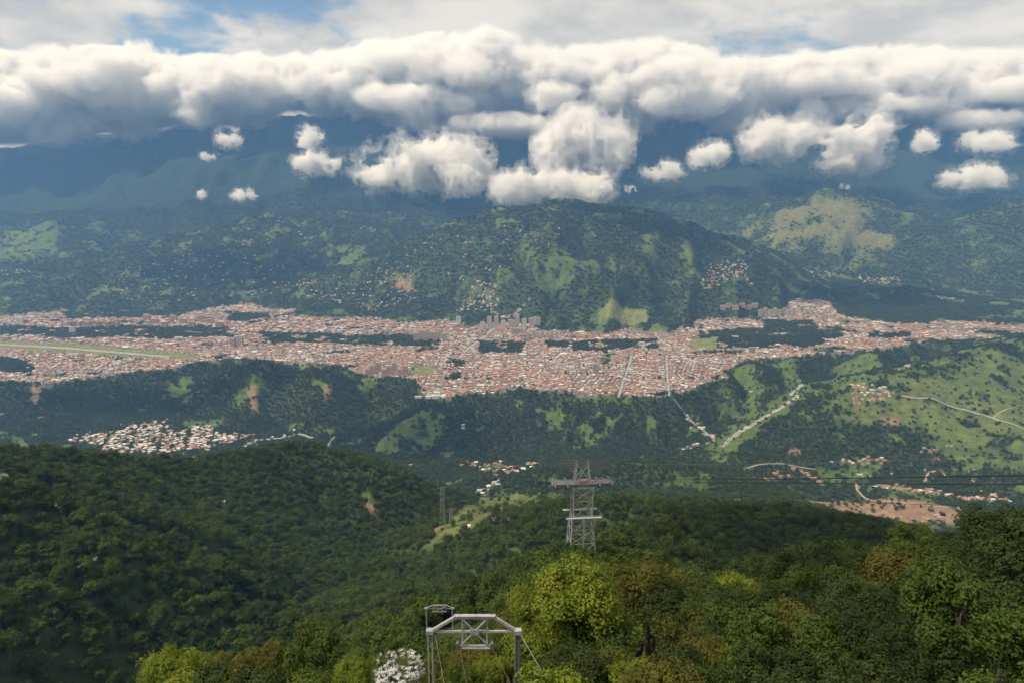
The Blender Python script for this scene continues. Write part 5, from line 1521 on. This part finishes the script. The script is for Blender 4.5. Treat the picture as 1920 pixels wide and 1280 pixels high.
# the long bank lying on the range
def cloud_bank():
    vox = 32.0
    lo = np.array((-9600.0, 9300.0, 1500.0)); hi = np.array((9600.0, 12600.0, 3700.0))
    shape = tuple(((hi - lo) / vox).astype(int))
    X = (lo[0] + np.arange(shape[0]) * vox)[:, None, None]
    Y = (lo[1] + np.arange(shape[1]) * vox)[None, :, None]
    Z = (lo[2] + np.arange(shape[2]) * vox)[None, None, :]
    U_ = (X / Y) * FPX * 1.045 + 960            # how far right along the range, in photo columns
    bx = [-400, 0, 100, 200, 270, 340, 400, 480, 560, 640, 690, 740, 820, 900, 1000, 1100, 1200, 1260, 1300, 1380, 1450, 1520, 1600, 1700, 1780, 1850, 1920, 2300]
    by = [262, 258, 250, 240, 244, 236, 218, 222, 230, 204, 226, 252, 268, 262, 280, 270, 262, 228, 222, 232, 240, 262, 270, 252, 240, 246, 250, 250]
    tx = [-400, 0, 60, 130, 200, 260, 330, 420, 520, 640, 760, 900, 1100, 1300, 1500, 1700, 1920, 2300]
    ty = [100, 94, 84, 104, 114, 100, 106, 106, 104, 88, 72, 66, 70, 96, 110, 100, 100, 100]
    ycol = np.clip(U_, -400, 2300)
    def zz(v, Yref):
        dy = (640 - np.interp(ycol, *v)) / FPX
        s = (-math.sin(PITCH) + dy * math.cos(PITCH)) / (math.cos(PITCH) + dy * math.sin(PITCH))
        return CAM_Z + s * Yref
    zb, zt = zz((bx, by), 10200.0), zz((tx, ty), 10400.0)
    zb2, zt2 = zb[:, 0, 0], zt[:, 0, 0]
    f = np.full(shape, -.9, np.float32)
    r = np.random.default_rng(91)
    for i in range(340):
        cx = r.uniform(lo[0], hi[0]); k = int((cx - lo[0]) / vox); k = min(max(k, 0), shape[0] - 1)
        yc = r.triangular(9700, 10900, 12300)
        t = r.uniform(0, 1) ** .8
        b0 = CAM_Z + (zb2[k] - CAM_Z) * yc / 10200.0; t0 = CAM_Z + (zt2[k] - CAM_Z) * yc / 10400.0
        rx, ry = r.uniform(220, 820), r.uniform(260, 560); rz = r.uniform(130, 330)
        cz = b0 + rz * .75 + t * max(t0 - b0 - 1.6 * rz, 0)
        sl = [slice(max(int((c - q - l) / vox), 0), max(int((c + q - l) / vox), 0) + 1) for c, q, l in zip((cx, yc, cz), (rx * 1.5, ry * 1.5, rz * 1.5), lo)]
        d = np.sqrt(((X[sl[0]] - cx) / rx) ** 2 + ((Y[:, sl[1]] - yc) / ry) ** 2 + ((Z[:, :, sl[2]] - cz) / rz) ** 2)
        f[sl[0], sl[1], sl[2]] = np.maximum(f[sl[0], sl[1], sl[2]], 1 - d)
    f = f * 1.2 + .54 * billow(shape, tuple(lo), vox, 520.0, 501, .84) - .06
    f = f.astype(np.float32)
    f[:2] = -1; f[-2:] = -1; f[:, :2] = -1; f[:, -2:] = -1; f[:, :, :2] = -1; f[:, :, -2:] = -1
    o = link(bpy.data.objects.new('cloud_bank', iso_mesh('cloud_bank', f, tuple(lo), vox, CLOUD_SOFT)))
    f2 = f + .24; f2[:2] = -1; f2[-2:] = -1; f2[:, :2] = -1; f2[:, -2:] = -1; f2[:, :, :2] = -1; f2[:, :, -2:] = -1
    link(bpy.data.objects.new('wisps', iso_mesh('wisps', f2, tuple(lo), vox, WISP)), o)
    tag(o, 'long grey white cloud bank lying along the tops of the far mountains', 'cloud', kind='stuff')
cloud_bank()

# clouds standing overhead and to the left, out of the picture, that shade parts of the land
def overhead(gx, gy, hx, hy, zc, label, seed):
    gz = float(height(gx, gy)); dz = zc - gz
    c = np.array((gx + SUN_DIR.x / SUN_DIR.z * dz, gy + SUN_DIR.y / SUN_DIR.z * dz, zc)); hz = 130 + .10 * min(hx, hy)
    vox = max(hx, hy) / 32.0
    ext = np.array([hx * 1.3, hy * 1.3, hz * 1.6]); shape = tuple(int(2 * e / vox) + 3 for e in ext); org = c - ext
    X = (org[0] + np.arange(shape[0]) * vox - c[0])[:, None, None]; Y = (org[1] + np.arange(shape[1]) * vox - c[1])[None, :, None]; Z = (org[2] + np.arange(shape[2]) * vox - c[2])[None, None, :]
    f = 1 - np.sqrt((X / hx) ** 2 + (Y / hy) ** 2 + (Z / hz) ** 2) + .34 * billow(shape, tuple(org), vox, .7 * min(hx, hy), seed, .7) - .0 * X
    e = np.minimum(np.minimum((ext[0] - np.abs(X)) / vox, (ext[1] - np.abs(Y)) / vox), (ext[2] - np.abs(Z)) / vox)
    f = np.where(e < 1.5, -1, f)
    o = link(bpy.data.objects.new('cloud', iso_mesh('cloud', f, tuple(org), vox, CLOUD_THIN)))
    tag(o, label, 'cloud', 'clouds overhead outside the picture')
for k_, a_ in enumerate([
        (360, 520, 260, 360, 2500, 'overhead cloud shading the central forest ridge'),
        (-450, 2850, 400, 220, 2600, 'overhead cloud shading the central scarp'), (-1750, 3420, 800, 190, 2600, 'overhead cloud shading the left scarp'),
        (1250, 6200, 650, 420, 3350, 'overhead cloud shading the central hill behind the town'), (-2700, 6900, 1000, 500, 3350, 'overhead cloud shading the left hill behind the town'),
        (3000, 5750, 700, 380, 3350, 'overhead cloud shading the right valley mouth')]):
    overhead(*a_, 700 + k_)
def box_obj(name, lo, hi, mat):
    v = [(x, y, z) for x in (lo[0], hi[0]) for y in (lo[1], hi[1]) for z in (lo[2], hi[2])]
    f = [(0,1,3,2),(4,6,7,5),(0,4,5,1),(2,3,7,6),(0,2,6,4),(1,5,7,3)]
    return link(bpy.data.objects.new(name, mesh_np(name, v, f, [mat])))
hm = bpy.data.materials.new('haze_air'); hm.use_nodes = True
nt = hm.node_tree; nt.nodes.clear()
o_ = nt.nodes.new('ShaderNodeOutputMaterial'); v_ = nt.nodes.new('ShaderNodeVolumePrincipled')
v_.inputs['Color'].default_value = (.22, .49, 1.0, 1)
v_.inputs['Absorption Color'].default_value = (1, 1, 1, 1)
v_.inputs['Density'].default_value = 0.000046
v_.inputs['Anisotropy'].default_value = 0.0
nt.links.new(v_.outputs[0], o_.inputs['Volume'])
haze = box_obj('haze', (-24000, -60, float(H.min()) - 1.5), (24000, 18500, 3760), hm)
tag(haze, 'pale blue haze filling the air over the valley', 'haze', kind='stuff')
